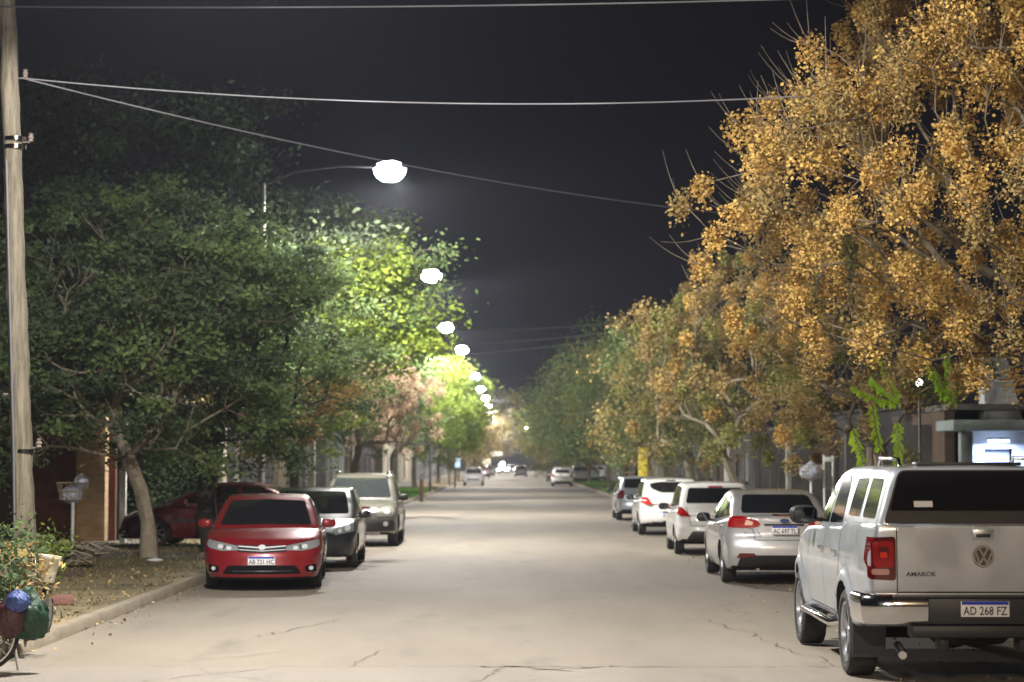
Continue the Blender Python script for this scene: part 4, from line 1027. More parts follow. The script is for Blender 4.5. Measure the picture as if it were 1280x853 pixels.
def gutter(label, x0, x1, y0, y1, n, sd):
    r = np.random.default_rng(sd); x = x0 + (x1 - x0) * r.random(n) ** 2.2
    p = np.stack([x, r.uniform(y0, y1, n), r.uniform(.004, .02, n)], 1); a = r.uniform(0, 6.28, n); s = r.uniform(.01, .035, n); u = np.stack([np.cos(a) * s, np.sin(a) * s, r.normal(0, .008, n)], 1); v = np.stack([-np.sin(a) * s * .5, np.cos(a) * s * .5, r.normal(0, .008, n)], 1)
    V = np.concatenate([p - u, p + v, p + u, p - v]); i = np.arange(n); tag(mesh_np('fallen_leaves', V, np.stack([i, i + n, i + 2 * n, i + 3 * n], 1), MATS['dry_leaf']), label, 'leaf litter', kind='stuff')
gutter('dry leaves and grit gathered along the left gutter', KL, KL + .5, 20, 70, 450, 31)
gutter('dry leaves and grit gathered along the right gutter', KR, KR - 2.0, 17, 70, 900, 32)
# ============================================================= trees
BARK = mat('grey_bark', (.17, .14, .10), .9, var=.35, vscale=7, bump=.9, bscale=14)
BARKD = mat('dark_bark', (.035, .03, .026), .95, var=.3, vscale=6, bump=.8, bscale=14)
BARKL = mat('pale_bark', (.26, .22, .16), .9, var=.3, vscale=7, bump=.8, bscale=14)
def leafm(name, col, tr=.25, isl=.25): return mat(name, col, .85, island=isl, translucent=tr, var=.25, vscale=.9, spec=.08)
LF = dict(green=leafm('leaf_green', (.15, .215, .08)), shade=leafm('leaf_shade', (.045, .06, .033)), lime=leafm('leaf_lime', (.23, .30, .05), .35), dark=leafm('leaf_dark', (.09, .13, .065)),  # 'shade' is a darkened leaf copy that paints one crown as unlit
          olive=leafm('leaf_olive', (.26, .255, .085)), ochre=leafm('berry_ochre', (.58, .385, .125), .15, .22), brown=leafm('leaf_brown', (.38, .28, .115), .2), 
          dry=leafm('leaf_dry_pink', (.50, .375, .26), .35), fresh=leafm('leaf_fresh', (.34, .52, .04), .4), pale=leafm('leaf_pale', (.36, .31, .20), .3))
def skeleton(base, fork, subs, tips, sd, seg=.4, lean=(0, 0), stems=1):
    r = np.random.default_rng(sd); base = np.array(base, float); nodes = []; par = []
    def add(p, q): nodes.append(np.array(p, float)); par.append(q); return len(nodes) - 1
    forks = []
    for s in range(stems):
        off = np.array([0, 0, 0.]) if stems == 1 else np.array([(s - (stems - 1) / 2) * .22 + r.normal(0, .05), r.normal(0, .2), 0])
        p = base + off * .4; k = add(p, -1); top = base + off * (1 if stems == 1 else 3.2) + np.array([lean[0], lean[1], fork]); n = max(3, int(fork / .5)); bend = r.normal(0, .07, 2)
        for i in range(1, n + 1):
            t = i / n; q = p + (top - p) * t; q[:2] += bend * math.sin(math.pi * t); k = add(q, k)
        forks.append(k)
    N = list(nodes); order = np.argsort(np.linalg.norm(tips - nodes[forks[0]], axis=1))
    start = forks[0]; F = nodes[start]
    for ti in order:
        T = tips[ti]; A = np.array(nodes); d = np.linalg.norm(A - T, axis=1)
        dt = np.linalg.norm(T - F); da = np.linalg.norm(A - F, axis=1)
        cost = d + .28 * da
        mask = np.zeros(len(A), bool); mask[[f for f in forks]] = True; mask[forks[-1]:] = True
        cost = np.where(mask, cost, 1e9)
        k = int(np.argmin(cost)); p = nodes[k]; L = d[k]; n = max(1, int(L / seg)); side = r.normal(0, .10 * L, 3); side[2] = -abs(side[2]) * .6
        for i in range(1, n + 1):
            t = i / n; q = p + (T - p) * t + side * math.sin(math.pi * t) + r.normal(0, .02, 3); k = add(q, k)
    nodes = np.array(nodes); par = np.array(par); nf = forks[-1]
    for _ in range(3):                      # relax the kinks of the limbs
        acc = np.zeros_like(nodes); cnt = np.zeros(len(nodes)); v = par >= 0
        np.add.at(acc, par[v], nodes[v]); np.add.at(cnt, par[v], 1)
        mv = (cnt > 0) & v & (np.arange(len(nodes)) > nf)
        new = nodes.copy(); new[mv] = .4 * nodes[mv] + .3 * nodes[par[mv]] + .3 * acc[mv] / cnt[mv][:, None]; nodes = new
    return nodes, par
def tree_mesh(nodes, par, r0, rtrunk, ex=2.3, seg=6, flare=1.35):
    n = len(nodes); rad = np.zeros(n); ch = [[] for _ in range(n)]
    for i, q in enumerate(par):
        if q >= 0: ch[q].append(i)
    for i in range(n - 1, -1, -1): rad[i] = r0 if not ch[i] else max(sum(rad[c] ** ex for c in ch[i]) ** (1 / ex), r0)
    sc = rtrunk / max(rad[0], 1e-6)
    w_ = np.clip((rad - r0) / max(rad[0] - r0, 1e-6), 0, 1); rad = rad * (1 + (sc - 1) * w_ ** .7)
    V = []; F = []
    def ring(p, d, r_):
        d = d / max(np.linalg.norm(d), 1e-6); a = np.array([1., 0, 0]) if abs(d[0]) < .8 else np.array([0, 1., 0]); u = np.cross(d, a); u /= np.linalg.norm(u); v = np.cross(d, u); s = len(V)
        for k in range(seg):
            t = 2 * math.pi * k / seg; V.append(p + (u * math.cos(t) + v * math.sin(t)) * r_)
        return s
    for i in range(n):
        q = par[i]
        if q < 0: continue
        d = nodes[i] - nodes[q]
        r1 = rad[i]; rp = rad[q] if (len(ch[q]) == 1 or par[q] < 0 or rad[i] > .75 * rad[q]) else min(rad[q], rad[i] * 1.25)
        if par[q] < 0: rp *= flare
        dd = d if par[q] < 0 else (nodes[q] - nodes[par[q]]) * .5 + d * .5
        nd = d
        a = ring(nodes[q], dd if rp > r1 * .9 else d, rp); b_ = ring(nodes[i], d, r1)
        for k in range(seg): F.append((a + k, a + (k + 1) % seg, b_ + (k + 1) % seg, b_ + k))
    return V, F, rad, ch
def leaves(pts, n, sig, size, sd, droop=0.0, aspect=.5, shell=False):
    r = np.random.default_rng(sd); m = len(pts); P0 = np.repeat(np.asarray(pts), n, axis=0)
    if shell:
        d = r.normal(0, 1, (m * n, 3)); d /= np.linalg.norm(d, axis=1, keepdims=True); off = d * np.array(sig) * (r.uniform(0, 1, (m * n, 1)) ** .45) * np.repeat(r.uniform(.6, 1.35, (m, 1)), n, axis=0)
    else: off = r.normal(0, 1, (m * n, 3)) * np.array(sig) * np.repeat(r.uniform(.6, 1.3, (m, 1)), n, axis=0)
    c = P0 + off; c[:, 2] -= droop * np.abs(r.normal(0, 1, m * n))
    s = size * r.uniform(.55, 1.35, (m * n, 1))
    u = r.normal(0, 1, (m * n, 3)); u[:, 2] = u[:, 2] * .6 - .3 * (droop > 0); u /= np.linalg.norm(u, axis=1, keepdims=True)
    v = np.cross(u, r.normal(0, 1, (m * n, 3))); v /= np.linalg.norm(v, axis=1, keepdims=True)
    V = np.concatenate([c - u * s, c + v * s * aspect, c + u * s, c - v * s * aspect]); k = m * n; i = np.arange(k)
    return V, np.stack([i, i + k, i + 2 * k, i + 3 * k], 1)
def tree(name, label, base, crown, nsub, ntip, leaf, nleaf, size, sig, sd, trunk=(.17, 2.2), lean=(0, 0), bark=None, sub_r=.55, droop=0, shell=False, twigs=0, stems=1, group='trees lining the street', r0=.008, aspect=.5, extra=None, cat='tree', zcut=None, seg=.4, keep=None):
    """crown: (cx,cy,cz, rx,ry,rz) world"""
    r = np.random.default_rng(sd); c = np.array(crown[:3]); R3 = np.array(crown[3:])
    subs = []
    while len(subs) < nsub:
        d = r.normal(0, 1, 3); d /= np.linalg.norm(d); q = c + d * R3 * r.uniform(.25, 1) ** .5 * (1 - .1)
        if q[2] < c[2] - R3[2] * .85: continue
        if zcut and q[2] < zcut: continue
        if keep and not keep(q): continue
        if all(np.linalg.norm((q - s_) / R3) > .16 for s_ in subs): subs.append(q)
        elif r.random() < .05: subs.append(q)
    subs = np.array(subs); k = max(1, ntip // nsub)
    tips = (np.repeat(subs, k, axis=0) + r.normal(0, 1, (nsub * k, 3)) * sub_r * np.array([1, 1, .7]))
    nodes, par = skeleton(base, trunk[1], subs, tips, sd + 1, seg=seg, lean=lean, stems=stems)
    loc = np.array(base, float)
    t = thing(name, label, cat, tuple(base), 0, group)
    V, F, rad, ch = tree_mesh(nodes, par, r0, trunk[0])
    if twigs:
        ends = [i for i in range(len(nodes)) if not ch[i]]
        for i in ends:
            for _ in range(r.poisson(twigs)):
                p = nodes[i]; out = (p - c) / R3; out = out / max(np.linalg.norm(out), .1); d = out * .6 + r.normal(0, .35, 3) + np.array([0, 0, .25]); d /= np.linalg.norm(d); L = r.uniform(.35, 1.0)
                prevp = p
                for q_ in range(4):
                    d = d + np.array([0, 0, .16]); d /= np.linalg.norm(d); nq = prevp + d * L / 4
                    rr_ = .011 * (1 - q_ / 5); a_ = np.cross(d, [0.3, 1, 0.1]); a_ /= np.linalg.norm(a_); b2 = np.cross(d, a_); s0 = len(V)
                    for pp, rq in ((prevp, rr_), (nq, rr_ * .75)):
                        for k2 in range(3): V.append(pp + (a_ * math.cos(2.094 * k2) + b2 * math.sin(2.094 * k2)) * rq)
                    for k2 in range(3): F.append((s0 + k2, s0 + (k2 + 1) % 3, s0 + 3 + (k2 + 1) % 3, s0 + 3 + k2))
                    prevp = nq
    V = np.array(V) - loc
    mesh_np('trunk', V, F, bark or BARK, t, 60)
    ends = np.array([nodes[i] for i in range(len(nodes)) if not ch[i]])
    LV, LF_ = leaves(ends, nleaf, sig, size, sd + 2, droop, aspect, shell)
    me = mesh_np('crown', LV - loc, LF_, LF[leaf] if isinstance(leaf, str) else [LF[x] for x in leaf], t)
    if not isinstance(leaf, str):
        idx = np.repeat(r.choice(len(leaf), len(ends), p=extra), nleaf).astype(np.int32); me.data.polygons.foreach_set('material_index', idx)
    return t
# --- right row
tree('berry_tree', 'large tree hung with ochre berry bunches over the silver pickup', (8.3, 29.5, .1), (6.9, 28.5, 6.1, 4.7, 3.3, 3.7), 200, 1300, ('ochre', 'brown'), 340, .027, (.26, .26, .28), 11,
     trunk=(.22, 2.6), bark=BARK, sub_r=.34, droop=.10, shell=True, twigs=2.3, r0=.008, extra=[.8, .2], zcut=3.3, aspect=.8, keep=lambda q: q[2] < 5.2 + (q[0] - 2.3) * 1.12 and q[2] > 4.5 - (q[0] - 2.4) * .45)
tree('berry_tree', 'brownish multi-stemmed tree behind the silver sedan', (6.9, 54, .1), (6.1, 53, 4.6, 3.1, 3.5, 2.6), 60, 460, ('brown', 'olive', 'ochre'), 270, .045, (.30, .30, .26), 21, trunk=(.12, 2.0), bark=BARKL, sub_r=.5, droop=.1, shell=True, twigs=.6, stems=4, extra=[.42, .42, .16], aspect=.6)
tree('berry_tree', 'ochre and olive tree between the berry tree and the multi-stemmed tree', (8.2, 43, .1), (7.4, 42, 4.8, 2.7, 3, 2.6), 50, 380, ('brown', 'ochre', 'olive'), 260, .04, (.28, .28, .26), 24, trunk=(.16, 2.0), sub_r=.45, droop=.1, shell=True, twigs=.6, stems=2, extra=[.5, .22, .28], aspect=.6)
tree('street_tree', 'olive green tree above the white hatchback roofs', (6.6, 72, .1), (5.9, 72, 4.5, 3.0, 4, 2.9), 52, 380, ('olive', 'brown', 'green'), 150, .065, (.33, .33, .28), 31, trunk=(.18, 1.8), sub_r=.5, stems=2, extra=[.4, .3, .3], bark=BARKL)
tree('street_tree', 'pale green rounded tree past the yellow post', (6.3, 90, .1), (5.4, 90, 4.9, 3.0, 4, 3.1), 50, 360, ('green', 'olive'), 140, .075, (.36, .36, .3), 41, trunk=(.18, 2.0), sub_r=.55, stems=2, extra=[.6, .4], bark=BARKL)
tree('street_tree', 'tall dark green tree at the middle of the right row', (6.4, 112, .1), (4.7, 112, 5.2, 3.1, 4.5, 3.6), 50, 350, ('dark', 'green'), 130, .09, (.42, .42, .34), 51, trunk=(.18, 2.0), sub_r=.6, extra=[.4, .6])
tree('street_tree', 'brownish green tree behind the distant white car', (6.6, 136, .1), (4.0, 136, 4.9, 3.1, 4.5, 3.3), 44, 300, ('olive', 'brown', 'green'), 120, .10, (.44, .44, .36), 61, trunk=(.18, 1.9), sub_r=.65, extra=[.4, .3, .3])
tree('street_tree', 'last green tree of the right row, leaning over the road', (6.4, 165, .1), (3.5, 165, 4.9, 3.2, 5, 3.6), 42, 280, ('olive', 'green'), 120, .12, (.47, .47, .4), 71, trunk=(.18, 1.9), sub_r=.7, extra=[.5, .5])
# --- left row
tree('street_tree', 'leafy green tree with pale leaning trunk on the left verge', (-6.75, 37.4, .1), (-7.3, 38.2, 4.5, 3.5, 3.0, 2.8), 90, 720, ('dark', 'green'), 190, .062, (.25, .25, .11), 81, trunk=(.15, 1.9), lean=(-.45, .2), bark=BARKL, sub_r=.45, extra=[.5, .5])
tree('street_tree', 'green tree with dark straight trunk before the dark red car', (-5.95, 40.2, .1), (-5.35, 41.5, 4.2, 2.05, 2.8, 2.6), 70, 560, ('green', 'dark', 'brown'), 180, .06, (.25, .25, .11), 91, trunk=(.21, 2.2), bark=BARKD, sub_r=.42, extra=[.62, .33, .05])
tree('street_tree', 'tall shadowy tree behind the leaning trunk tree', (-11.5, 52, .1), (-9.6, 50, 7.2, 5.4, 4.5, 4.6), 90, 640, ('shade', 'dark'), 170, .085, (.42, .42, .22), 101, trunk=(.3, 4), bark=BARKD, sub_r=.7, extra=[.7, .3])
tree('street_tree', 'bright lime green tree glowing beneath the nearest street lamp', (-6.3, 55, .1), (-4.3, 53.5, 5.9, 2.4, 3.6, 2.9), 70, 560, ('lime', 'green'), 170, .07, (.30, .30, .18), 111, trunk=(.2, 2.2), sub_r=.48, extra=[.7, .3], keep=lambda q: q[2] > 4.5 or q[0] < -5)
tree('street_tree', 'mid green tree beyond the glowing lime tree', (-6.9, 64, .1), (-6.5, 64, 5.2, 2.2, 3, 3.2), 50, 380, ('green', 'lime'), 150, .065, (.32, .32, .2), 115, trunk=(.18, 2.2), sub_r=.5, extra=[.6, .4])
tree('street_tree', 'dry pinkish tree standing behind the beige suv', (-5.4, 69.6, .1), (-4.35, 70.6, 3.8, 1.5, 1.4, 1.6), 40, 360, ('dry',), 160, .04, (.27, .27, .27), 121, trunk=(.13, 1.9), sub_r=.4, twigs=1.5, extra=[1.0], shell=True)
tree('street_tree', 'yellow green tree under the fourth street lamp', (-6.2, 104, .1), (-3.6, 103, 4.7, 1.9, 4, 2.5), 40, 300, ('lime', 'green'), 130, .085, (.36, .36, .26), 131, trunk=(.17, 2.1), sub_r=.5, extra=[.7, .3])
tree('street_tree', 'dark green tree at the left grass corner', (-7.6, 93, .1), (-7.0, 93, 4.7, 2.4, 3, 2.4), 36, 270, ('dark', 'green'), 130, .085, (.36, .36, .26), 141, trunk=(.17, 2.1), sub_r=.5, extra=[.6, .4])
tree('street_tree', 'green tree beyond the yellow green tree', (-6.2, 128, .1), (-4.4, 128, 4.3, 2.2, 4, 2.5), 34, 240, ('green', 'lime'), 120, .10, (.4, .4, .32), 151, trunk=(.17, 2.1), sub_r=.55, extra=[.7, .3])
tree('street_tree', 'brown leafed tree over the distant left kerb', (-6.2, 168, .1), (-4.0, 168, 4.4, 2.8, 5, 3.0), 34, 240, ('brown', 'olive'), 110, .12, (.42, .42, .3), 161, trunk=(.17, 2.1), sub_r=.6, extra=[.6, .4])
tree('street_tree', 'pale brown spreading tree near the road end', (-6.0, 215, .1), (-3.2, 215, 4.6, 3.0, 6, 2.9), 28, 190, ('brown', 'pale'), 90, .13, (.45, .45, .35), 171, trunk=(.17, 2.1), sub_r=.7, extra=[.6, .4])
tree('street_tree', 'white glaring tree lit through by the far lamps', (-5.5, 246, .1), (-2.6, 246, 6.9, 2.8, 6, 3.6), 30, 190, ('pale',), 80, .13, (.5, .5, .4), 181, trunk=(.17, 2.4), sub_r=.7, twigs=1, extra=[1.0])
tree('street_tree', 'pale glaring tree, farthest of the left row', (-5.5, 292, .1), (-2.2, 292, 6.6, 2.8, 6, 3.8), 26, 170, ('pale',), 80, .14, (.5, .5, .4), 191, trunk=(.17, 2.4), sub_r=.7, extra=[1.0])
# far masses closing the street
def far_row():
    spec = [(7.2, 200, 'olive'), (7.6, 245, 'green'), (8.2, 300, 'dark'), (9, 380, 'green'), (-8, 350, 'dark'), (-8, 420, 'brown'), (10, 480, 'dark')]
    first = None
    for i, (x, y, k) in enumerate(spec):
        tree('street_tree', ['olive tree on the right past the last leaning tree', 'green tree small and far on the right', 'dark tree small and far on the right', 'green lit tree at the road end right of the glare', 'dark tree at the road end left of the glare', 'brownish tree at the road end left of the glare', 'dark tree at the road end right of the glare'][i],
             (x, y, .1), (x * .72, y, 5.5, 3.6, 6, 3.6), 20, 110, (k,), 60, .17, (.6, .6, .45), 300 + i, trunk=(.2, 2.4), sub_r=.9, extra=[1.0], seg=.8)
far_row()
# young lime shoots near the sidewalk lamp on the right
def shoot(name, label, base, ends, sd, lo=.25):
    r = random.Random(sd); t = thing(name, label, 'shoot', tuple(base), 0, 'lime green shoots under the berry tree')
    b = bmesh.new(); lb = []; base = Vector(base)
    for e in ends:
        e = Vector(e); mid = (base + e) / 2 + Vector((0, 0, -.05)); p0 = Vector((0, 0, 0)); pts = [p0, mid - base, e - base]
        tube(b, pts, [.014, .009, .003], 5)
        d = (e - base)
        for i in range(26):
            tt = lo + (1 - lo) * i / 25; c = (d * tt) + Vector((0, 0, -.05 * math.sin(math.pi * tt)))
            s = 1 if i % 2 else -1; side = Vector((r.uniform(-.1, .1) + s * .5 * abs(d.normalized().z) , s * .5, -.45 + r.uniform(-.2, .2))).normalized(); L = r.uniform(.13, .25)
            w_ = d.normalized() * .026; lb.append([c, c + side * L * .5 + w_ * 1.5, c + side * L, c + side * L * .5 - w_ * 1.5])
    obj('stem', b, BARKL, t, 50)
    b = bmesh.new()
    for q in lb: b.faces.new([b.verts.new(v) for v in q])
    obj('leaflets', b, LF['fresh'], t, 0)
for i, (D, bp, es) in enumerate([(30.5, (1128, 600), [(1066, 536), (1090, 505), (1122, 528)]), (30.8, (1135, 505), [(1064, 482), (1100, 445), (1088, 470)]), (31, (1190, 505), [(1150, 432), (1192, 478), (1165, 455), (1183, 440)])]):
    B = P(bp[0], bp[1], D)
    lab = ['drooping lime green leaves just above the pickup roof', 'small lime leaves left of the white bulb', 'lime leaves mixed with berry bunches above the white bulb'][i]
    shoot('leafy_shoot', lab, B if i else (B.x, B.y, 0.12), [P(q[0], q[1], D - .3) for q in es], 40 + i, .76 if i == 0 else .25)
# ============================================================= vehicles in place
GL = 'cars parked along the left kerb'; GR = 'cars parked along the right kerb'; GF = 'distant cars down the street'
make_pickup((3.96, 16.78 + 2.59, 0), R(-.6))
fo, f2f = make_car('parked_car', 'silver four door sedan with red tail lights just ahead of the pickup', 'car', spec_silver_sedan(), (4.22, 30.9 + 2.265, 0), R(-.5), GR, .045)
plate(fo, (0, -2.245, .855), 0, 'AC 697 TL', R(-4))
me = text_mesh('FOCUS', .06, .002, .001, 1.3); me.materials.append(CHROME); o = link('lettering', me, fo); o.location = (-.50, -2.235, .80); o.rotation_euler = (math.pi / 2, 0, 0)
b = bmesh.new(); 
for v in [b.verts.new(p) for p in [(x, 0, z) for x, z in oval(0, 0, .15, .062, 28)]]: pass
f = b.faces.new(b.verts); r_ = bmesh.ops.extrude_face_region(b, geom=[f]); [setattr(v.co, 'y', v.co.y - .006) for v in r_['geom'] if isinstance(v, bmesh.types.BMVert)]; bmesh.ops.recalc_face_normals(b, faces=b.faces)
obj('emblem', b, mat('emblem_blue', (.03, .05, .14), .25, coat=1), fo, 30, loc=(0, -2.235, 1.0))
b = bmesh.new(); tube(b, [(0, 0, 0), (0, -.03, .09), (0, -.10, .17)], [.008, .005, .003], 6); obj('antenna', b, BLACK, fo, 40, loc=(.06, -.75, 1.43))
b = bmesh.new(); tube(b, [(-.42, -2.0, .25), (-.42, -2.24, .245)], .03, 12); obj('exhaust_pipe', b, CHROME, fo)

hw, _ = make_car('parked_car', 'white hatchback with red leaf shaped tail lights and dark bumper insert', 'car', spec_compact_white(), (4.22, 41.0 + 1.95, 0), R(-.8), GR, .05)
plate(hw, (0, -1.975, .375), 0, 'AA 518 KN')
b = bmesh.new(); tube(b, [(0, 0, 0), (0, -.03, .09), (0, -.10, .17)], [.008, .005, .003], 6); obj('antenna', b, BLACK, hw, 40, loc=(0, -.9, 1.49))
ho, _ = make_car('parked_car', 'white hatchback with oval rear window, fourth from the pickup', 'car', spec_round_white(), (4.16, 52.1 + 1.965, 0), 0, GR, .055)
plate(ho, (-.05, -1.965, .545), 0, 'AC 204 RD')
make_car('parked_car', 'silver small wagon at the far end of the right row', 'car', spec_small_wagon(), (4.22, 65.3 + 2, 0), 0, GR, .06)

rd, _ = make_car('parked_car', 'bright red sedan facing the camera, nearest on the left', 'car', spec_red_sedan(), (-3.86, 29.6 + 2.31, 0), math.pi + R(4.2), GL, .04)
rd.scale.z = .955; su_fix = 1
plate(rd, (0, 2.315, .47), math.pi, 'AB 731 HC')
gy, _ = make_car('parked_car', 'dark grey hatchback wedged behind the bright red sedan', 'car', spec_grey_hatch(), (-3.67, 35.6 + 2.0, 0), math.pi + R(1.0), GL, .05)
plate(gy, (0, 2.01, .46), math.pi, 'PKB 482')
su, _ = make_car('parked_car', 'champagne beige suv with black bumper and roof rails', 'suv', spec_beige_suv(), (-3.52, 45.2 + 2.16, 0), math.pi, GL, .05)
su.scale.z = .97
plate(su, (0, 2.175, .48), math.pi, 'MHE 950')
for sx in (-1, 1):
    b = bmesh.new(); x = sx * .60; tube(b, [(x, .35, 1.655), (x, .28, 1.715), (x, -1.35, 1.725), (x, -1.5, 1.64)], .02, 10); obj('roof_rail', b, CHROME, su, 50)
b = bmesh.new(); tube(b, [(-.02, 1.2, 1.125), (.3, 1.12, 1.15), (.55, 1.1, 1.15)], .008, 5); obj('wiper', b, BLACK, su)
make_car('parked_car', 'dark red sedan parked sideways behind the leaning tree trunk', 'car', spec_dark_red_sedan(), (-6.1, 43.0, .12), R(90) - R(4), GL, .06)[0].scale.z = .93

def far_car(label, x, D, paint, away, kind=None, head=0, name='parked_car', z=0):
    c = spec_hatch(W=1.7, L=4.1, H=1.48, ro=.7, wb=2.5, paint=paint, R=.30, mirm=paint)
    c['spokes'] = 5
    c['parts'] = c['side_parts'] + [('rear_window', GLASS, 'rear', rpoly([(-.6, 1.04), (.6, 1.04), (.53, 1.36), (-.53, 1.36)], .04), dict(on='c', off=.006)),
        ('tail_light', REDL, 'rear', rrect(-.70, .86, .18, .22, .02), dict(both=True, off=.012)), ('bumper_insert', BLACK, 'rear', rrect(0, .33, 1.3, .16, .03), dict(on='b', off=.008)),
        ('grille', BLACK, 'front', rrect(0, .5, 1.0, .18, .03), dict(off=.01)), ('number_plate', PLATEW, 'rear', rrect(0, .60, .4, .12, .01), dict(off=.02))]
    if head:
        c['parts'] = [p for p in c['parts'] if p[0] != 'headlight'] + [('headlight', mat('headlight_lit', (1, 1, 1), .3, emit=(1, .93, .8), estr=head), 'front', rrect(-.60, .66, .20, .16, .05), dict(both=True, off=.012))]
    return make_car(name, label, 'car', c, (x, D + 2.05, z), 0 if away else math.pi, GF, .11)
P_DG = paint('dark_green_paint', (.02, .04, .025), .1); P_BLK = paint('black_paint', (.012, .012, .014), .1)
far_car('small white hatchback parked alone by the right lawn', 3.95, 157, P_WHITE, True)
far_car('silver white car parked alone on the left before the far lamps', -3.15, 163, P_SILVER2, False)
far_car('dark green car parked past the silver white car', -3.9, 205, P_DG, False)
far_car('dark maroon car parked on the far left', -3.5, 238, P_DRED, False)
far_car('black car parked ahead of the maroon car', -3.2, 268, P_BLK, False)
far_car('silver car driving away in the middle of the street', 1.15, 262, P_SILVER2, True, name='moving_car')
far_car('oncoming car with glaring headlights left of the road centre', -1.6, 325, P_SILVER, False, head=150, name='moving_car')
far_car('oncoming car with glaring headlights at the road centre', -.1, 355, P_WHITE, False, head=220, name='moving_car')
for i, (x, D) in enumerate([(5.9, 172), (7.1, 181), (8.2, 190)]):
    far_car(['white car behind the lone white hatchback, on the right lawn edge', 'second white car half hidden on the right lawn edge', 'third white car deepest on the right lawn edge'][i], x, D, P_WHITE, True, z=.12)

def motorbike(label, loc, rz, colr):
    t = thing('motorcycle', label, 'motorcycle', loc, rz, 'motorcycles at the far right kerb')
    for y in (-.62, .66):
        b = bmesh.new(); lathe(b, [(.24, -.03), (.30, -.045), (.31, 0), (.30, .045), (.24, .03)], 24, 'x', closed=True); w_ = obj('wheel', b, RUBBER, t, 40, loc=(0, y, .31))
        b = bmesh.new(); 
        for k in range(4): a = k * math.pi / 4; tube(b, [(0, .25 * math.cos(a), .25 * math.sin(a)), (0, -.25 * math.cos(a), -.25 * math.sin(a))], .01, 4)
        obj('spokes', b, CHROME, w_)
    b = bmesh.new(); tube(b, [(0, .66, .31), (0, .50, .75), (0, .42, 1.0)], .03, 6); obj('fork', b, CHROME, t)
    b = bmesh.new(); tube(b, [(-.34, .30, 1.05), (-.1, .42, 1.02), (.1, .42, 1.02), (.34, .30, 1.05)], .018, 6); obj('handlebar', b, BLACK, t)
    b = bmesh.new(); bmesh.ops.create_uvsphere(b, u_segments=14, v_segments=8, radius=1); [setattr(v, 'co', Vector((v.co.x * .14, v.co.y * .28, v.co.z * .14))) for v in b.verts]; obj('fuel_tank', b, colr, t, 60, loc=(0, .15, .80))
    b = bmesh.new(); box(b, (0, -.36, .80), (.24, .68, .10), .04); obj('seat', b, BLACK, t)
    b = bmesh.new(); box(b, (0, .05, .45), (.26, .36, .32), .05); tube(b, [(0, .05, .5), (0, -.62, .31)], .04, 6); obj('engine', b, HDARK, t)
    b = bmesh.new(); lathe(b, [(.02, -.05), (.09, -.03), (.09, .03), (.02, .06)], 14, 'y'); obj('headlight', b, CHROME, t, loc=(0, .52, .92))
motorbike('dark motorcycle parked nearest at the far right kerb', (3.6, 196, 0), R(12), P_BLK)
motorbike('dark motorcycle parked behind the nearest one at the far right kerb', (4.6, 203, 0), R(25), P_DRED)

# ============================================================= buildings
def plasterm(n, c): return mat(n, c, .9, var=.3, vscale=.8, bump=.3, bscale=12)
DOORM = mat('door_wood', (.06, .035, .02), .6, var=.3); FRM = mat('window_frame_white', (.5, .5, .48), .5, var=.15); PANE = mat('window_pane', (.015, .018, .022), .08, coat=1); ROOFM = mat('roof_sheet', (.12, .11, .10), .7, var=.3)
LITP = mat('lit_window', (.6, .6, .3), .5, emit=(.75, .85, .25), estr=.8)
def wall_open(b, origin, udir, ulen, z0, z1, th, ops):
    """wall along udir with rectangular openings (u0,u1,za,zb)"""
    us = sorted({0, ulen} | {o[0] for o in ops} | {o[1] for o in ops}); zs = sorted({z0, z1} | {o[2] for o in ops} | {o[3] for o in ops})
    o = Vector(origin); u = Vector(udir).normalized(); n = Vector((-u.y, u.x, 0)) * th
    def P3(a, z, k): return o + u * a + Vector((0, 0, z)) + n * k
    cache = {}
    def v(i, j, k):
        if (i, j, k) not in cache: cache[(i, j, k)] = b.verts.new(P3(us[i], zs[j], k))
        return cache[(i, j, k)]
    solid = lambda i, j: 0 <= i < len(us) - 1 and 0 <= j < len(zs) - 1 and not any(us[i] >= q[0] - 1e-6 and us[i + 1] <= q[1] + 1e-6 and zs[j] >= q[2] - 1e-6 and zs[j + 1] <= q[3] + 1e-6 for q in ops)
    for i in range(len(us) - 1):
        for j in range(len(zs) - 1):
            if not solid(i, j): continue
            b.faces.new((v(i, j, 0), v(i + 1, j, 0), v(i + 1, j + 1, 0), v(i, j + 1, 0))); b.faces.new((v(i, j, 1), v(i, j + 1, 1), v(i + 1, j + 1, 1), v(i + 1, j, 1)))
            if not solid(i - 1, j): b.faces.new((v(i, j, 0), v(i, j + 1, 0), v(i, j + 1, 1), v(i, j, 1)))
            if not solid(i + 1, j): b.faces.new((v(i + 1, j, 0), v(i + 1, j, 1), v(i + 1, j + 1, 1), v(i + 1, j + 1, 0)))
            if not solid(i, j - 1): b.faces.new((v(i, j, 0), v(i, j, 1), v(i + 1, j, 1), v(i + 1, j, 0)))
            if not solid(i, j + 1): b.faces.new((v(i, j + 1, 0), v(i + 1, j + 1, 0), v(i + 1, j + 1, 1), v(i, j + 1, 1)))
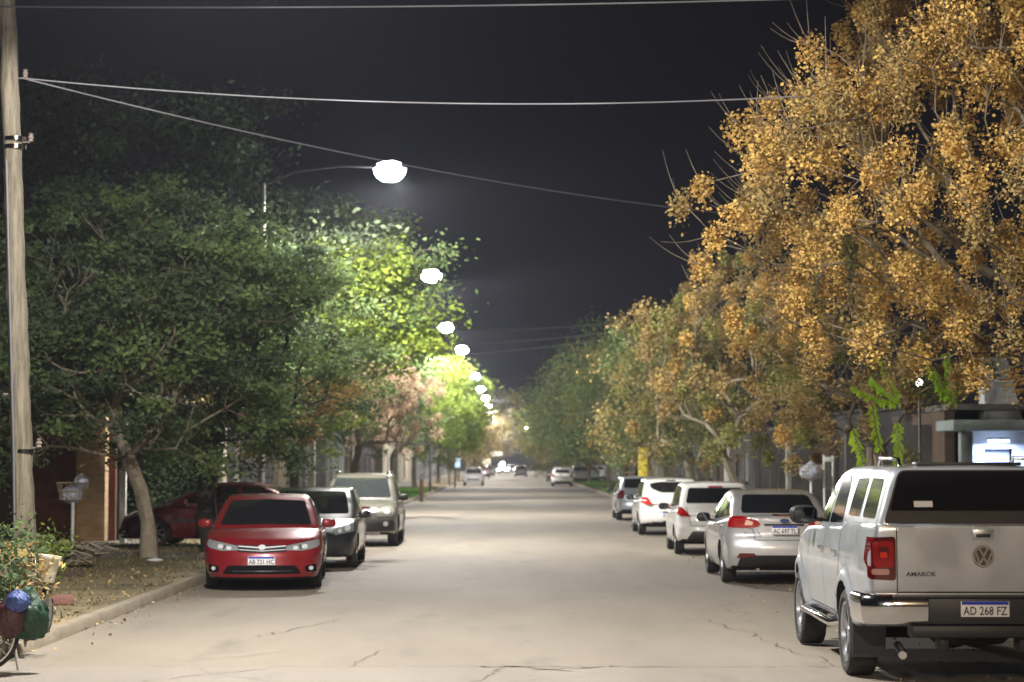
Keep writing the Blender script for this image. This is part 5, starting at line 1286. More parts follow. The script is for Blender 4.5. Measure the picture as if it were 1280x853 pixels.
def house(label, side, xf, y0, y1, h, m, ops, depth=9, lit=(), name='house', roof='flat', z=.12):
    """ops: (kind, centre along y from y0, width, z0, z1); facade plane x = side*xf facing the street"""
    t = thing(name, label, 'house', (side * xf, (y0 + y1) / 2, z), 0, 'houses along the street')
    L = y1 - y0; b = bmesh.new(); s = side
    rect = [(c - w_ / 2, c + w_ / 2, a0, a1) for k, c, w_, a0, a1 in ops]
    if s < 0: wall_open(b, (0, -L / 2, 0), (0, 1, 0), L, 0, h, .22, rect)
    else: wall_open(b, (.22, -L / 2, 0), (0, 1, 0), L, 0, h, .22, rect)
    bmesh.ops.recalc_face_normals(b, faces=b.faces)
    obj('facade', b, m, t, 30)
    b = bmesh.new(); box(b, (s * (depth / 2 + .23), -L / 2 + .11, h / 2 - .05), (depth - .03, .22, h - .1)); obj('side_wall', b, m, t, 30)
    b = bmesh.new(); box(b, (s * (depth / 2 + .23), L / 2 - .11, h / 2 - .05), (depth - .03, .22, h - .1)); obj('side_wall', b, m, t, 30)
    b = bmesh.new(); box(b, (s * (depth + .4), 0, h / 2 - .05), (.2, L, h - .1)); obj('back_wall', b, m, t, 30)
    if roof == 'flat':
        b = bmesh.new(); box(b, (s * (depth / 2 + .3), 0, h - .40), (depth - .1, L - .5, .12)); obj('roof', b, ROOFM, t, 30)
        b = bmesh.new(); box(b, (s * .08, 0, h + .05), (.34, L + .1, .10), .02); obj('cornice', b, m, t, 30)
    else:
        b = bmesh.new(); x0, x1 = -s * .5, s * (depth + .8); xm = (x0 + x1) / 2; zt = h + 1.2
        for xa, xb, za, zb in ((x0, xm, h - .1, zt), (xm, x1, zt, h - .1)):
            vs = [b.verts.new(q) for q in ((xa, -L / 2 - .3, za), (xb, -L / 2 - .3, zb), (xb, L / 2 + .3, zb), (xa, L / 2 + .3, za), (xa, -L / 2 - .3, za + .12), (xb, -L / 2 - .3, zb + .12), (xb, L / 2 + .3, zb + .12), (xa, L / 2 + .3, za + .12))]
            for q in ((0, 1, 2, 3), (4, 5, 6, 7), (0, 1, 5, 4), (2, 3, 7, 6), (0, 3, 7, 4), (1, 2, 6, 5)): b.faces.new([vs[i] for i in q])
        bmesh.ops.recalc_face_normals(b, faces=b.faces); obj('roof', b, mat('roof_tiles', (.17, .07, .045), .85, var=.3, vscale=5), t, 30)
    for i, (k, c, w_, a0, a1) in enumerate(ops):
        yc = -L / 2 + c; hz = a1 - a0; xx = s * .09
        if k == 'door':
            b = bmesh.new(); box(b, (xx + s * .03, yc, (a0 + a1) / 2), (.05, w_ - .1, hz - .06), .005)
            for q in (-1, 1): box(b, (xx - s * .0, yc + q * w_ * .2, (a0 + a1) / 2 + .1), (.03, w_ * .28, hz * .6), .005)
            d = obj('door', b, DOORM, t, 30); b = bmesh.new(); box(b, (xx - s * .04, yc + w_ * .36, 1.0), (.04, .03, .14), .008); obj('handle', b, CHROME, d)
        else:
            b = bmesh.new(); fw = .06
            for q in (-1, 1): box(b, (xx, yc + q * (w_ / 2 - fw / 2), (a0 + a1) / 2), (.07, fw, hz)); 
            for q in (a0 + fw / 2, a1 - fw / 2): box(b, (xx, yc, q), (.066, w_ - 2 * fw, fw))
            box(b, (xx, yc, (a0 + a1) / 2), (.06, .04, hz - 2 * fw))
            w0 = obj('window', b, FRM, t, 30)
            b = bmesh.new(); box(b, (xx + s * .01, yc, (a0 + a1) / 2), (.012, w_ - 2 * fw, hz - 2 * fw)); obj('pane', b, LITP if i in lit else PANE, w0, 0)
            b = bmesh.new(); box(b, (-s * .05, yc, a0 - .035), (.30, w_ + .2, .07), .01); obj('sill', b, m, w0, 30)
            if k == 'grille':
                b = bmesh.new(); n_ = int(w_ / .13)
                for j in range(n_ + 1): tube(b, [(-s * .03, yc - w_ / 2 + w_ * j / n_, a0), (-s * .03, yc - w_ / 2 + w_ * j / n_, a1)], .009, 4)
                obj('window_grille', b, BLACK, w0, 0)
    return t
BR = mat('old_brick', (.20, .105, .055), .9, var=.35, vscale=2.2, bump=.6, bscale=18)
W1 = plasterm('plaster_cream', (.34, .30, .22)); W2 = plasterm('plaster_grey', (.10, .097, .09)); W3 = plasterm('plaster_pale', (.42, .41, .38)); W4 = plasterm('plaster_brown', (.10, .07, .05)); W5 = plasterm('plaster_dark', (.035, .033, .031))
D_ = lambda c, w_=1.0: ('door', c, w_, 0, 2.15)
Wn = lambda c, w_=1.3: ('window', c, w_, .95, 2.2)
Gn = lambda c, w_=1.3: ('grille', c, w_, .95, 2.2)
def brick_mat():
    m = bpy.data.materials.new('face_brick'); m.use_nodes = True; n = m.node_tree; b = n.nodes['Principled BSDF']; tc = n.nodes.new('ShaderNodeTexCoord'); mp = n.nodes.new('ShaderNodeMapping'); mp.inputs['Rotation'].default_value = (math.pi / 2, 0, 0)
    br = n.nodes.new('ShaderNodeTexBrick'); br.inputs['Scale'].default_value = 1; br.inputs['Brick Width'].default_value = .26; br.inputs['Row Height'].default_value = .085; br.inputs['Mortar Size'].default_value = .009
    br.inputs['Color1'].default_value = (.48, .31, .17, 1); br.inputs['Color2'].default_value = (.36, .22, .12, 1); br.inputs['Mortar'].default_value = (.36, .31, .24, 1)
    n.links.new(tc.outputs['Object'], mp.inputs[0]); n.links.new(mp.outputs[0], br.inputs['Vector']); n.links.new(br.outputs['Color'], b.inputs['Base Color']); b.inputs['Roughness'].default_value = .9
    return m
FB = brick_mat()
# the brick house on the left: its side faces the camera
t = thing('brick_house', 'brick house with dark doorway and light brick pillar at the left edge', 'house', (-9.0, 45.5, .12), 0, 'houses along the street')
b = bmesh.new(); wall_open(b, (-11.0, .2, 0), (1, 0, 0), 11.0, 0, 3.3, -.22, [(7.5, 8.9, 0, 2.2), (4.3, 5.6, .9, 2.1)]); bmesh.ops.recalc_face_normals(b, faces=b.faces); obj('front_wall', b, mat('dark_brick', (.11, .045, .03), .9, var=.35, vscale=3, bump=.5), t, 30)
b = bmesh.new(); box(b, (-.48, -.22, 1.6), (.66, .38, 3.2), .01); obj('brick_pillar', b, FB, t, 30)
b = bmesh.new(); box(b, (-.10, 5, 1.6), (.2, 9.2, 3.2)); obj('side_wall', b, W5, t, 30)
b = bmesh.new(); box(b, (-5.6, 4.9, 3.36), (11.9, 10.8, .12)); obj('roof', b, ROOFM, t, 30)
b = bmesh.new(); box(b, (-2.8, .28, 1.06), (1.3, .05, 2.1), .005); d = obj('door', b, DOORM, t); b = bmesh.new(); box(b, (-2.35, .22, 1.0), (.03, .05, .14), .006); obj('handle', b, CHROME, d)
b = bmesh.new(); box(b, (-6.05, .22, 1.5), (1.26, .06, 1.16)); w0 = obj('window', b, FRM, t); b = bmesh.new(); box(b, (-6.05, .18, 1.5), (1.1, .02, 1.0)); obj('pane', b, PANE, w0)
def post(name, label, x, y, h, w_, m, cat='post', group=None, z=.12):
    b = bmesh.new(); box(b, (0, 0, h / 2), (w_, w_, h), .008); box(b, (0, 0, h + .02), (w_ * 1.25, w_ * 1.25, .04), .006); return tag(obj(name, b, m, None, 40, loc=(x, y, z)), label, cat, group)
WP = mat('white_painted', (.62, .62, .58), .6, var=.15); YP = mat('yellow_painted', (.55, .46, .04), .5, var=.2)
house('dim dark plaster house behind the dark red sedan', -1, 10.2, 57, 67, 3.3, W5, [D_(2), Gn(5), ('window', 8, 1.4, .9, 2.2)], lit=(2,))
house('brown house before the left side street', -1, 10.0, 67.4, 70.2, 3.1, W1, [Wn(1.4, 1.0)])
house('cream house behind the dry pinkish tree', -1, 10.4, 84, 95, 3.4, W2, [D_(2), Wn(5), Gn(8.5)], roof='gable')
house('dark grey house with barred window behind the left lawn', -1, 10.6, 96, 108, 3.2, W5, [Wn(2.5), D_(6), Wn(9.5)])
house('pale plaster house past the left lawn', -1, 10.2, 110, 124, 3.6, W2, [D_(3), Wn(7), Wn(11)])
house('brown plaster house far on the left', -1, 10.3, 126, 150, 3.3, W4, [Wn(4), D_(9), Wn(14), Wn(19)], roof='gable')
house('long pale shop row far on the left', -1, 9.8, 152, 200, 4.2, W1, [('window', 6, 3, .5, 2.6), D_(11), ('window', 18, 3, .5, 2.6), ('window', 30, 3, .5, 2.6), D_(38)])
house('farthest grey building on the left', -1, 9.8, 204, 300, 5, W2, [('window', 15, 4, .5, 2.6), ('window', 50, 4, .5, 2.6)])
house('dark plaster garage house behind the multi-stemmed tree', 1, 10.6, 58, 69, 3.3, W5, [('door', 2.5, 2.4, 0, 2.3), Gn(7.5, 1.6)])
house('grey brown house between the garage and the porch house', 1, 10.4, 50.5, 57.6, 3.2, W5, [Wn(2), D_(5)])
house('dim house on the right past the side street', 1, 10.4, 86, 98, 3.4, W2, [Wn(3), D_(6.5), Gn(9.5)], roof='gable')
house('brown house beside the right lawn', 1, 10.6, 100, 114, 3.2, W4, [D_(3), Wn(7), Wn(11)])
house('grey house by the concrete driveway', 1, 10.9, 116, 135, 3.4, W2, [Wn(4), D_(8), Wn(13)])
house('pale house behind the far right lawn', 1, 10.6, 140, 165, 3.6, W1, [Wn(4), D_(9), Wn(15), Wn(21)], roof='gable')
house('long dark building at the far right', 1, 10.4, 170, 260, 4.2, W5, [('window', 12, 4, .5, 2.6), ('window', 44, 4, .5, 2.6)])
# porch house on the right, its lit porch facing the camera
t = thing('porch_house', 'grey house with blue white lit porch and tapered chimney wall at the right edge', 'house', (10.32, 46, .12), 0, 'houses along the street')
GP = plasterm('plaster_mint', (.24, .29, .28)); GW = plasterm('weathered_plaster', (.50, .50, .49))
b = bmesh.new(); wall_open(b, (.3, 1.6, 0), (1, 0, 0), 7, 0, 2.75, -.2, [(.55, 1.25, 0, 2.1), (1.85, 2.4, .3, 2.1)]); bmesh.ops.recalc_face_normals(b, faces=b.faces); obj('front_wall', b, plasterm('plaster_porch', (.62, .63, .62)), t, 30)
b = bmesh.new(); box(b, (.12, .1, 1.25), (.28, .28, 2.5), .02); obj('porch_pillar', b, GP, t, 30)
b = bmesh.new(); box(b, (2.75, .1, 1.25), (.28, .28, 2.5), .02); obj('porch_pillar', b, GP, t, 30)
b = bmesh.new(); box(b, (3.4, .85, 2.63), (7.2, 1.9, .24), .02); obj('porch_roof', b, GP, t, 30)
b = bmesh.new(); box(b, (.15, 5.2, 1.5), (.24, 6.6, 3.0)); obj('side_wall', b, W4, t, 30)
b = bmesh.new(); box(b, (3.7, 5.2, 3.1), (7.2, 7.0, .14)); obj('roof', b, ROOFM, t, 30)
b = bmesh.new(); box(b, (1.2, 1.72, 1.06), (.64, .05, 2.08)); obj('door', b, mat('porch_door', (.35, .36, .40), .5), t)
b = bmesh.new(); box(b, (2.42, 1.70, 1.2), (.5, .04, 1.7)); w0 = obj('window', b, FRM, t); b = bmesh.new(); box(b, (2.42, 1.67, 1.2), (.4, .02, 1.5)); obj('pane', b, PANE, w0)
b = bmesh.new()
q = [(1.0, 2.70), (1.92, 2.70), (1.55, 4.3), (1.0, 4.3)]; v0 = [b.verts.new((x, 1.9, z)) for x, z in q]; v1 = [b.verts.new((x, 2.5, z)) for x, z in q]
b.faces.new(v0); b.faces.new(list(reversed(v1)))
for i in range(4): b.faces.new((v0[i], v1[i], v1[(i + 1) % 4], v0[(i + 1) % 4]))
bmesh.ops.recalc_face_normals(b, faces=b.faces); obj('tapered_wall', b, GW, t, 0)
b = bmesh.new(); box(b, (-1.0, 3.4, 1.35), (2.2, .2, 2.7)); obj('yard_wall', b, mat('yard_plaster', (.09, .085, .08), .9, var=.3, vscale=1), t, 30)
lp = thing('porch_lamp', 'blue white tube lamp under the porch ceiling', 'lamp', (11.4, 46.9, 2.45), 0)
b = bmesh.new(); box(b, (0, 0, .0), (.5, .08, .06), .02); obj('fitting', b, WP, lp); b = bmesh.new(); tube(b, [(-.24, 0, -.05), (.24, 0, -.05)], .03, 10); obj('tube', b, mat('cold_tube', (.8, .85, 1), .3, emit=(.45, .60, 1.0), estr=30), lp, 50)
l = bpy.data.lights.new('porch_light', 'AREA'); l.energy = 150; l.size = .5; l.color = (.42, .55, 1.0); q = bpy.data.objects.new('porch_light', l); COL.objects.link(q); q.parent = lp; q.location = (0, 0, -.1)
bp = P(1149, 482, 44)
t = thing('globe_lamp', 'small white globe bulb glowing among the ochre bunches', 'lamp', (bp.x, 44, .12), 0)
b = bmesh.new(); tube(b, [(0, 0, 0), (0, 0, bp.z - .12)], .03, 8); obj('pole', b, GALV, t, 50)
b = bmesh.new(); bmesh.ops.create_uvsphere(b, u_segments=16, v_segments=10, radius=.075); obj('bulb', b, mat('bulb_glow', (1, 1, 1), .3, emit=(1, .93, .8), estr=12), t, 60, loc=(0, 0, bp.z - .06))

def hedge(label, x0, x1, y0, y1, h, n, leaf, sd):  # added dark foliage, hides house walls the lamps make too bright
    r = np.random.default_rng(sd); t = thing('hedge', label, 'hedge', ((x0 + x1) / 2, (y0 + y1) / 2, .12), 0, 'added dark hedges hiding the lit left house walls'); m = n
    c = np.stack([r.uniform(x0, x1, m), r.uniform(y0, y1, m), r.uniform(.1, h, m) * (1 - .12 * r.random(m))], 1); c -= np.array([(x0 + x1) / 2, (y0 + y1) / 2, 0])
    V, F = leaves(c, 40, (.16, .16, .12), .06, sd); V[:, 2] = np.maximum(V[:, 2], 0); mesh_np('foliage', V, F, LF[leaf], t)
    b = bmesh.new(); q = random.Random(sd)
    for i in range(8): yy = (y1 - y0) * (i / 7 - .5) * .95; p0 = Vector((q.uniform(-.1, .1), yy, 0)); tube(b, [p0, p0 + Vector((q.uniform(-.15, .15), q.uniform(-.2, .2), h * .5)), p0 + Vector((q.uniform(-.2, .2), q.uniform(-.3, .3), h * .9))], [.03, .02, .008], 5)
    obj('stems', b, BARKD, t, 60)
HD = leafm('leaf_hedge', (.028, .04, .02), .1); LF['hedge'] = HD
hedge('tall dark hedge added to hide the lit wall behind the dark red sedan', -9.3, -8.4, 46.5, 56.5, 2.9, 900, 'hedge', 5)
hedge('dark hedge added in front of the dim plaster house', -10.0, -9.3, 57.5, 61, 2.4, 300, 'hedge', 6)
def gp(px, D): return (px - 640) / FPX * D
post('gate_post', 'white post at the corner of the light brick pillar', gp(151, 44), 44.4, 2.6, .13, WP)
post('gate_post', 'white post behind the dark red sedan roof', gp(297, 55), 55, 2.5, .14, WP)
post('gate_post', 'pale post left of the beige suv roof', gp(391, 66), 66, 2.4, .16, WP)
post('gate_post', 'short brown post on the left lawn corner', gp(527, 90), 90, 1.0, .18, mat('brown_post', (.15, .09, .05), .8))
post('gate_post', 'pale post right of the multi-stemmed trunks', gp(985, 58), 58, 2.5, .15, WP)
post('gate_post', 'pale post left of the multi-stemmed trunks', gp(908, 62), 62, 2.2, .15, WP)
post('bollard_post', 'thick yellow painted post above the white car roofs', gp(803, 79), 79, 2.3, .34, YP)
t = thing('post_frame', 'pair of thin pale posts joined at the top beside the pickup cab', 'post frame', (gp(1035, 50), 50, .12))
for q in (-.11, .11):
    b = bmesh.new(); tube(b, [(q, 0, 0), (q, 0, 1.95)], .03, 8); obj('post', b, WP, t, 50)
b = bmesh.new(); box(b, (0, 0, 1.85), (.28, .05, .12), .01); obj('crossbar', b, WP, t)
t = thing('timber_stub', 'short timber post rising over the pickup roof', 'post', (gp(1086, 36), 36, .12)); b = bmesh.new(); tube(b, [(0, 0, 0), (.01, 0, 2.05)], [.07, .06], 8); obj('post', b, BARKL, t, 50)

# rubbish basket on a stand
def basket(label, x, y, bag, top=1.42):
    t = thing('rubbish_basket', label, 'rubbish basket', (x, y, .12), 0, 'wire rubbish baskets on posts')
    b = bmesh.new(); tube(b, [(0, 0, 0), (0, 0, top - .36)], .035, 8); obj('post', b, WP, t, 50)
    b = bmesh.new(); z0, z1 = top - .36, top - .04
    for z in (z0, (z0 + z1) / 2, z1):
        w_ = .22 + .06 * (z - z0) / (z1 - z0); p = [(-w_, -w_ * .7, z), (w_, -w_ * .7, z), (w_, w_ * .7, z), (-w_, w_ * .7, z), (-w_, -w_ * .7, z)]; tube(b, p, .011, 5)
    for i in range(7):
        q = -1 + 2 * i / 6
        for s in (-1, 1): tube(b, [(q * .22, s * .154, z0), (q * .28, s * .196, z1)], .006, 4)
    for i in range(5):
        q = -1 + 2 * i / 4
        for s in (-1, 1): tube(b, [(s * .22, q * .154, z0), (s * .28, q * .196, z1)], .006, 4)
    obj('wire_basket', b, mat('basket_paint', (.38, .31, .20), .5, metal=.3), t, 0)
    return t
def bag(name, label, loc, s, m, sd, group=None, cat='bag'):
    b = bmesh.new(); bmesh.ops.create_icosphere(b, subdivisions=4, radius=1); r = np.random.default_rng(sd)
    D3 = r.normal(0, 1, (26, 3)); D3 /= np.linalg.norm(D3, axis=1, keepdims=True); A = r.uniform(-.12, .12, 26)
    for v in b.verts:
        d = np.array(v.co[:]); k = 1 + float(np.sum(A * np.exp(-((1 - D3 @ d) / .06)))) + .09 * math.sin(13 * d[0] + 9 * d[2] + sd) * math.sin(11 * d[1] + 5 * d[2]) + .07 * abs(math.sin(22 * d[0] - 17 * d[2] + 3 * d[1])); neck = max(0, d[2] - .55) * 1.1
        v.co = Vector((d[0] * s[0] * k * (1 - neck), d[1] * s[1] * k * (1 - neck), d[2] * s[2] * (k + neck * .5)))
    return tag(obj(name, b, m, None, 60, loc=loc), label, cat, group)
PLW = mat('plastic_bag_white', (.50, .52, .60), .35, bump=1.0, bscale=9, var=.3, vscale=7, translucent=.2); PLG = mat('plastic_bag_green', (.015, .055, .03), .5, bump=1.0, bscale=9, var=.3, vscale=7); PLB = mat('plastic_bag_blue', (.05, .085, .27), .55, bump=1.0, bscale=9, var=.3, vscale=7)
bk = basket('wire rubbish basket with white bags before the brick pillar', gp(93, 39), 39, 1)
bag('rubbish_bag', 'crumpled white bag inside the left wire basket', (gp(90, 39), 39, 1.27), (.20, .14, .15), PLW, 1, 'bags in the left wire basket')
bag('rubbish_bag', 'pale blue bag piled on top of the crumpled white bag', (gp(103, 39), 39, 1.50), (.14, .12, .14), PLW, 2, 'bags in the left wire basket')
basket('grey rubbish basket beside the thin pale posts', gp(1013, 50), 50, 1, 1.75)
bag('rubbish_bag', 'grey white bag stuffed in the right rubbish basket', (gp(1013, 50), 50, 1.66), (.26, .20, .2), PLW, 3)

# ============================================================= near left corner
WOODP = None
def wood_mat():
    m = bpy.data.materials.new('weathered_pole_wood'); m.use_nodes = True; n = m.node_tree; b = n.nodes['Principled BSDF']; L_ = n.links.new; tc = n.nodes.new('ShaderNodeTexCoord'); mp = n.nodes.new('ShaderNodeMapping'); mp.inputs['Scale'].default_value = (9, 9, .7); L_(tc.outputs['Object'], mp.inputs[0])
    a = n.nodes.new('ShaderNodeTexNoise'); a.inputs['Scale'].default_value = 2.2; a.inputs['Detail'].default_value = 9; a.inputs['Roughness'].default_value = .7; L_(mp.outputs[0], a.inputs['Vector'])
    r = n.nodes.new('ShaderNodeValToRGB'); e = r.color_ramp.elements; e[0].position = .33; e[0].color = (.08, .062, .038, 1); e[1].position = .62; e[1].color = (.235, .21, .16, 1); L_(a.outputs['Fac'], r.inputs[0]); L_(r.outputs[0], b.inputs['Base Color']); b.inputs['Roughness'].default_value = .9
    bp = n.nodes.new('ShaderNodeBump'); bp.inputs['Strength'].default_value = .8; bp.inputs['Distance'].default_value = .02; L_(a.outputs['Fac'], bp.inputs['Height']); L_(bp.outputs[0], b.inputs['Normal']); return m
PW = wood_mat(); DP = 27.0
t = thing('utility_pole', 'rough wooden utility pole rising at the left edge', 'utility pole', (gp(32, DP), DP, .1))
O = Vector((gp(32, DP), DP, .1)); rr = random.Random(9)
pts = [Vector((0, 0, -.05))]; rads = [.165]
for py in range(700, -160, -22):
    c_ = P(30 - (650 - py) * .0325 + rr.uniform(-.9, .9), py, DP) - O; pts.append(Vector((c_.x, rr.uniform(-.01, .01), c_.z))); rads.append((.150 - .035 * (700 - py) / 700) * rr.uniform(.94, 1.06))
b = bmesh.new(); tube(b, pts, rads, 18); obj('shaft', b, PW, t, 60)
for i, (px, py, hh) in enumerate([(30, 564, .05), (19, 174, .05), (19, 184, .05)]):
    c_ = P(px, py, DP) - O; b = bmesh.new(); lathe(b, [(.142, -hh / 2), (.147, -hh / 2), (.147, hh / 2), (.142, hh / 2)], 20, 'z', closed=True); obj('metal_band', b, CHROME, t, 30, loc=c_)
for (px, py) in [(34, 178), (27, 98), (44, 560)]:
    c_ = P(px, py, DP) - O; b = bmesh.new(); tube(b, [(-.12, 0, 0), (.03, 0, 0), (.03, 0, .07)], .012, 6); br = obj('insulator_bracket', b, GALV, t, 40, loc=c_)
    b = bmesh.new(); lathe(b, [(.01, -.06), (.04, -.05), (.025, -.02), (.045, 0), (.025, .03), (.04, .05), (.01, .07)], 12, 'z'); obj('insulator', b, mat('porcelain', (.25, .2, .18), .2, coat=1), br, 40, loc=(.05, 0, .06))
b = bmesh.new(); tube(b, [P(4, 493, DP) - O, P(20, 494, DP) - O], .018, 6); obj('step_bolt', b, GALV, t)
b = bmesh.new(); tube(b, [P(8, 200, DP - .13) - O, P(11, 330, DP - .14) - O, P(17, 560, DP - .16) - O, P(19, 720, DP - .18) - O], .014, 6); obj('earth_conduit', b, mat('conduit_grey', (.14, .145, .17), .5), t, 50)

# branch pile
t = thing('branch_pile', 'heap of pale cut branches beneath the wire basket', 'branches', (gp(95, 34), 34, .12))
b = bmesh.new(); rr = random.Random(4)
for i in range(26):
    a = rr.uniform(0, math.pi); L_ = rr.uniform(.35, .8); c_ = Vector((rr.gauss(0, .22), rr.gauss(0, .2), rr.uniform(.03, .38))); d = Vector((math.cos(a), math.sin(a) * .6, rr.uniform(-.25, .35))) * L_ * .5; m_ = Vector((0, 0, rr.uniform(-.02, .12)))
    tube(b, [c_ - d, c_ + m_, c_ + d], [rr.uniform(.015, .035), .022, .010], 6)
obj('sticks', b, BARKL, t, 60)
V, F = leaves(np.array([[-.5, 0, .2], [-.35, .1, .3], [-.15, -.1, .32], [-.75, 0, .15]]), 90, (.14, .14, .08), .05, 6); mesh_np('leaves', V, F, LF['lime'], t)

# plants
def plant(label, loc, h, spread, n, size, leaf, sd, pot=True, col=(.20, .09, .05)):
    t = thing('potted_plant' if pot else 'shrub', label, 'plant', loc, 0, 'plants in the near left corner'); z0 = .24 if pot else 0
    if pot:
        b = bmesh.new(); lathe(b, [(.07, 0), (.10, .2), (.12, .2), (.12, .25), (.10, .25), (.09, .2), (.001, .2)], 20, 'z'); obj('pot', b, mat('pot' + str(col), col, .7, var=.2), t, 40)
    r = np.random.default_rng(sd); b = bmesh.new(); ends = []
    for i in range(11):
        a = r.uniform(0, 6.28); q = r.uniform(.2, 1) * spread; e = (math.cos(a) * q, math.sin(a) * q, z0 + h * r.uniform(.55, 1)); m_ = (e[0] * .35, e[1] * .35, z0 + h * .45); tube(b, [(0, 0, z0 - .04), m_, e], [.008, .006, .003], 5); ends += [e, m_]
    obj('stems', b, BARKL, t, 0); V, F = leaves(np.array(ends), n, (spread * .33, spread * .33, h * .13), size, sd, .02, .4); mesh_np('foliage', V, F, LF[leaf] if leaf in LF else leaf, t)
plant('leafy green shrub at the foot of the wooden pole', (gp(18, 25.5), 25.5, .12), .95, .42, 34, .045, 'green', 1, False)
plant('bright green shrub between the wooden pole and the branch pile', (gp(58, 29), 29, .12), .75, .35, 34, .045, 'lime', 2, False)
plant('dry brown shrub nearest the bicycle wheel', (gp(2, 21.8), 21.8, .12), .85, .38, 40, .04, 'brown', 3, False)
plant('dark dull shrub behind the dry brown shrub', (gp(22, 23.4), 23.4, .12), .85, .30, 30, .045, 'dark', 4, False)
plant('dark green leafy plant hanging over the bicycle wheel', (gp(10, 19.4), 19.4, .12), .95, .32, 40, .045, 'dark', 8, False)
plant('sparse brown twiggy plant behind the blue bag', (gp(36, 19.9), 19.9, .12), .80, .26, 26, .035, 'brown', 9, False)
# cart with bucket
CD = 21.2
t = thing('hand_cart', 'low wooden hand cart under the white bucket', 'cart', (gp(32, CD), CD, .12))
WD = mat('cart_wood', (.13, .085, .05), .85, var=.35, vscale=3)
b = bmesh.new(); box(b, (0, 0, .50), (.46, .8, .03), .004); obj('bed', b, WD, t)
for q in (-.23, .23):
    b = bmesh.new(); box(b, (q, 0, .58), (.025, .8, .16), .004); obj('side_board', b, WD, t)
    b = bmesh.new(); lathe(b, [(.20, -.02), (.235, -.02), (.24, 0), (.235, .02), (.20, .02)], 30, 'x', closed=True); wq = obj('wheel', b, RUBBER, t, 40, loc=(q * 1.15, -.05, .24))
    b = bmesh.new(); lathe(b, [(.001, -.01), (.20, -.012), (.20, .012), (.001, .01)], 20, 'x'); obj('wheel_disc', b, STEEL, wq, 40)
b = bmesh.new(); tube(b, [(-.1, -.4, .50), (-.1, -.6, .55), (-.1, -.75, .68)], .016, 8); obj('handle', b, GALV, t, 50)
bx = gp(61, 21.0)
b = bmesh.new(); lathe(b, [(.08, 0), (.112, .25), (.122, .252), (.122, .275), (.106, .275), (.075, .01), (.001, .01)], 28, 'z'); bu = tag(obj('bucket', b, mat('bucket_white', (.66, .64, .52), .45, var=.1), None, 40, loc=(bx, 21.0, .655)), 'white plastic bucket leaning on the hand cart', 'bucket')
bu.rotation_euler = (0, R(8), 0)
t = thing('metal_tray', 'shiny tipped metal tray left of the white bucket', 'tray', (gp(40, 20.9), 20.9, .66)); t.rotation_euler = (R(55), R(-8), 0)
b = bmesh.new(); box(b, (0, 0, .25), (.26, .20, .012), .004)
for q in ((0, .1, .26, .02), (0, -.1, .26, .02), (.13, 0, .02, .2), (-.13, 0, .02, .2)): box(b, (q[0], q[1], .27), (q[2], q[3], .05), .004)
box(b, (0, 0, .11), (.05, .05, .27), .004)
obj('pan', b, CHROME, t, 30)
b = bmesh.new(); box(b, (0, 0, .06), (.46, .22, .12), .015); tag(obj('stone_slab', b, mat('pink_stone', (.18, .085, .07), .85, var=.25, bump=.4), None, 30, loc=(gp(72, 25.2), 25.2, .12), rot=(0, 0, R(12))), 'pinkish stone block lying on the verge edge', 'stone block')
# bicycle (mostly beyond the left edge of the frame)
t = thing('bicycle', 'old bicycle leaning by the near left kerb', 'bicycle', (gp(-45, 18.3), 18.3, 0), R(0))
TY = mat('bike_tyre', (.03, .028, .026), .8)
def bwheel(x, y=0, rz=0):
    b = bmesh.new(); seg = 40
    lathe(b, [(.305, -.016), (.335, -.012), (.340, 0), (.335, .012), (.305, .016)], seg, 'y', closed=True); w_ = obj('wheel', b, TY, t, 50, loc=(x, y, .34)); w_.rotation_euler = (0, 0, rz)
    b = bmesh.new(); lathe(b, [(.290, -.014), (.308, -.014), (.308, .014), (.290, .014)], seg, 'y', closed=True); obj('rim', b, CHROME, w_, 40)
    b = bmesh.new()
    for k in range(18): a = k * 2 * math.pi / 18; tube(b, [(.02 * math.cos(a + 1), .02 * (-1) ** k, .02 * math.sin(a + 1)), (.292 * math.cos(a), 0, .292 * math.sin(a))], .0022, 3)
    lathe(b, [(.02, -.035), (.02, .035)], 10, 'y'); obj('spokes', b, GALV, w_, 0)
BF = mat('bike_frame_rust', (.16, .06, .035), .5, metal=.3, var=.3)
bwheel(.20); bwheel(-.86)
b = bmesh.new(); A = Vector((.20, 0, .34)); H0 = Vector((.02, 0, .78)); H1 = Vector((-.02, 0, .92)); BB = Vector((-.38, 0, .30)); ST = Vector((-.52, 0, .82)); RR_ = Vector((-.86, 0, .34))
for p_ in ((H0, BB), (H1, ST), (BB, ST), (BB, RR_), (ST, RR_)): tube(b, p_, .016, 8)
obj('frame', b, BF, t, 50)
b = bmesh.new(); tube(b, [H1, H0, (.12, 0, .55)], .016, 8)
for s in (-.05, .05): tube(b, [(.08, s * .5, .62), (.14, s, .55), (.20, s, .34)], .010, 6)
obj('fork', b, BF, t, 50)
b = bmesh.new(); tube(b, [(.16, -.28, .98), (.06, -.20, 1.02), (0, 0, 1.0), (.06, .20, 1.02), (.16, .28, .98)], .012, 8); tube(b, [(0, 0, 1.0), H1], .014, 8); obj('handlebar', b, CHROME, t, 50)
b = bmesh.new(); box(b, (-.54, 0, .92), (.26, .16, .06), .025); obj('saddle', b, BLACK, t)
b = bmesh.new(); tube(b, [(.30, .14, .62), (.46, .10, .28), (.52, .06, .01)], .014, 8); tube(b, [(.02, .0, .80), (.30, .14, .62)], .012, 8); obj('prop_stand', b, mat('stand_pale', (.4, .38, .34), .5), t, 50)
bag('carrier_bag', 'dark green plastic bag hanging beside the bicycle wheel', (gp(39, 18.2), 18.2, .50), (.175, .12, .20), PLG, 5, 'bags hung on the bicycle')
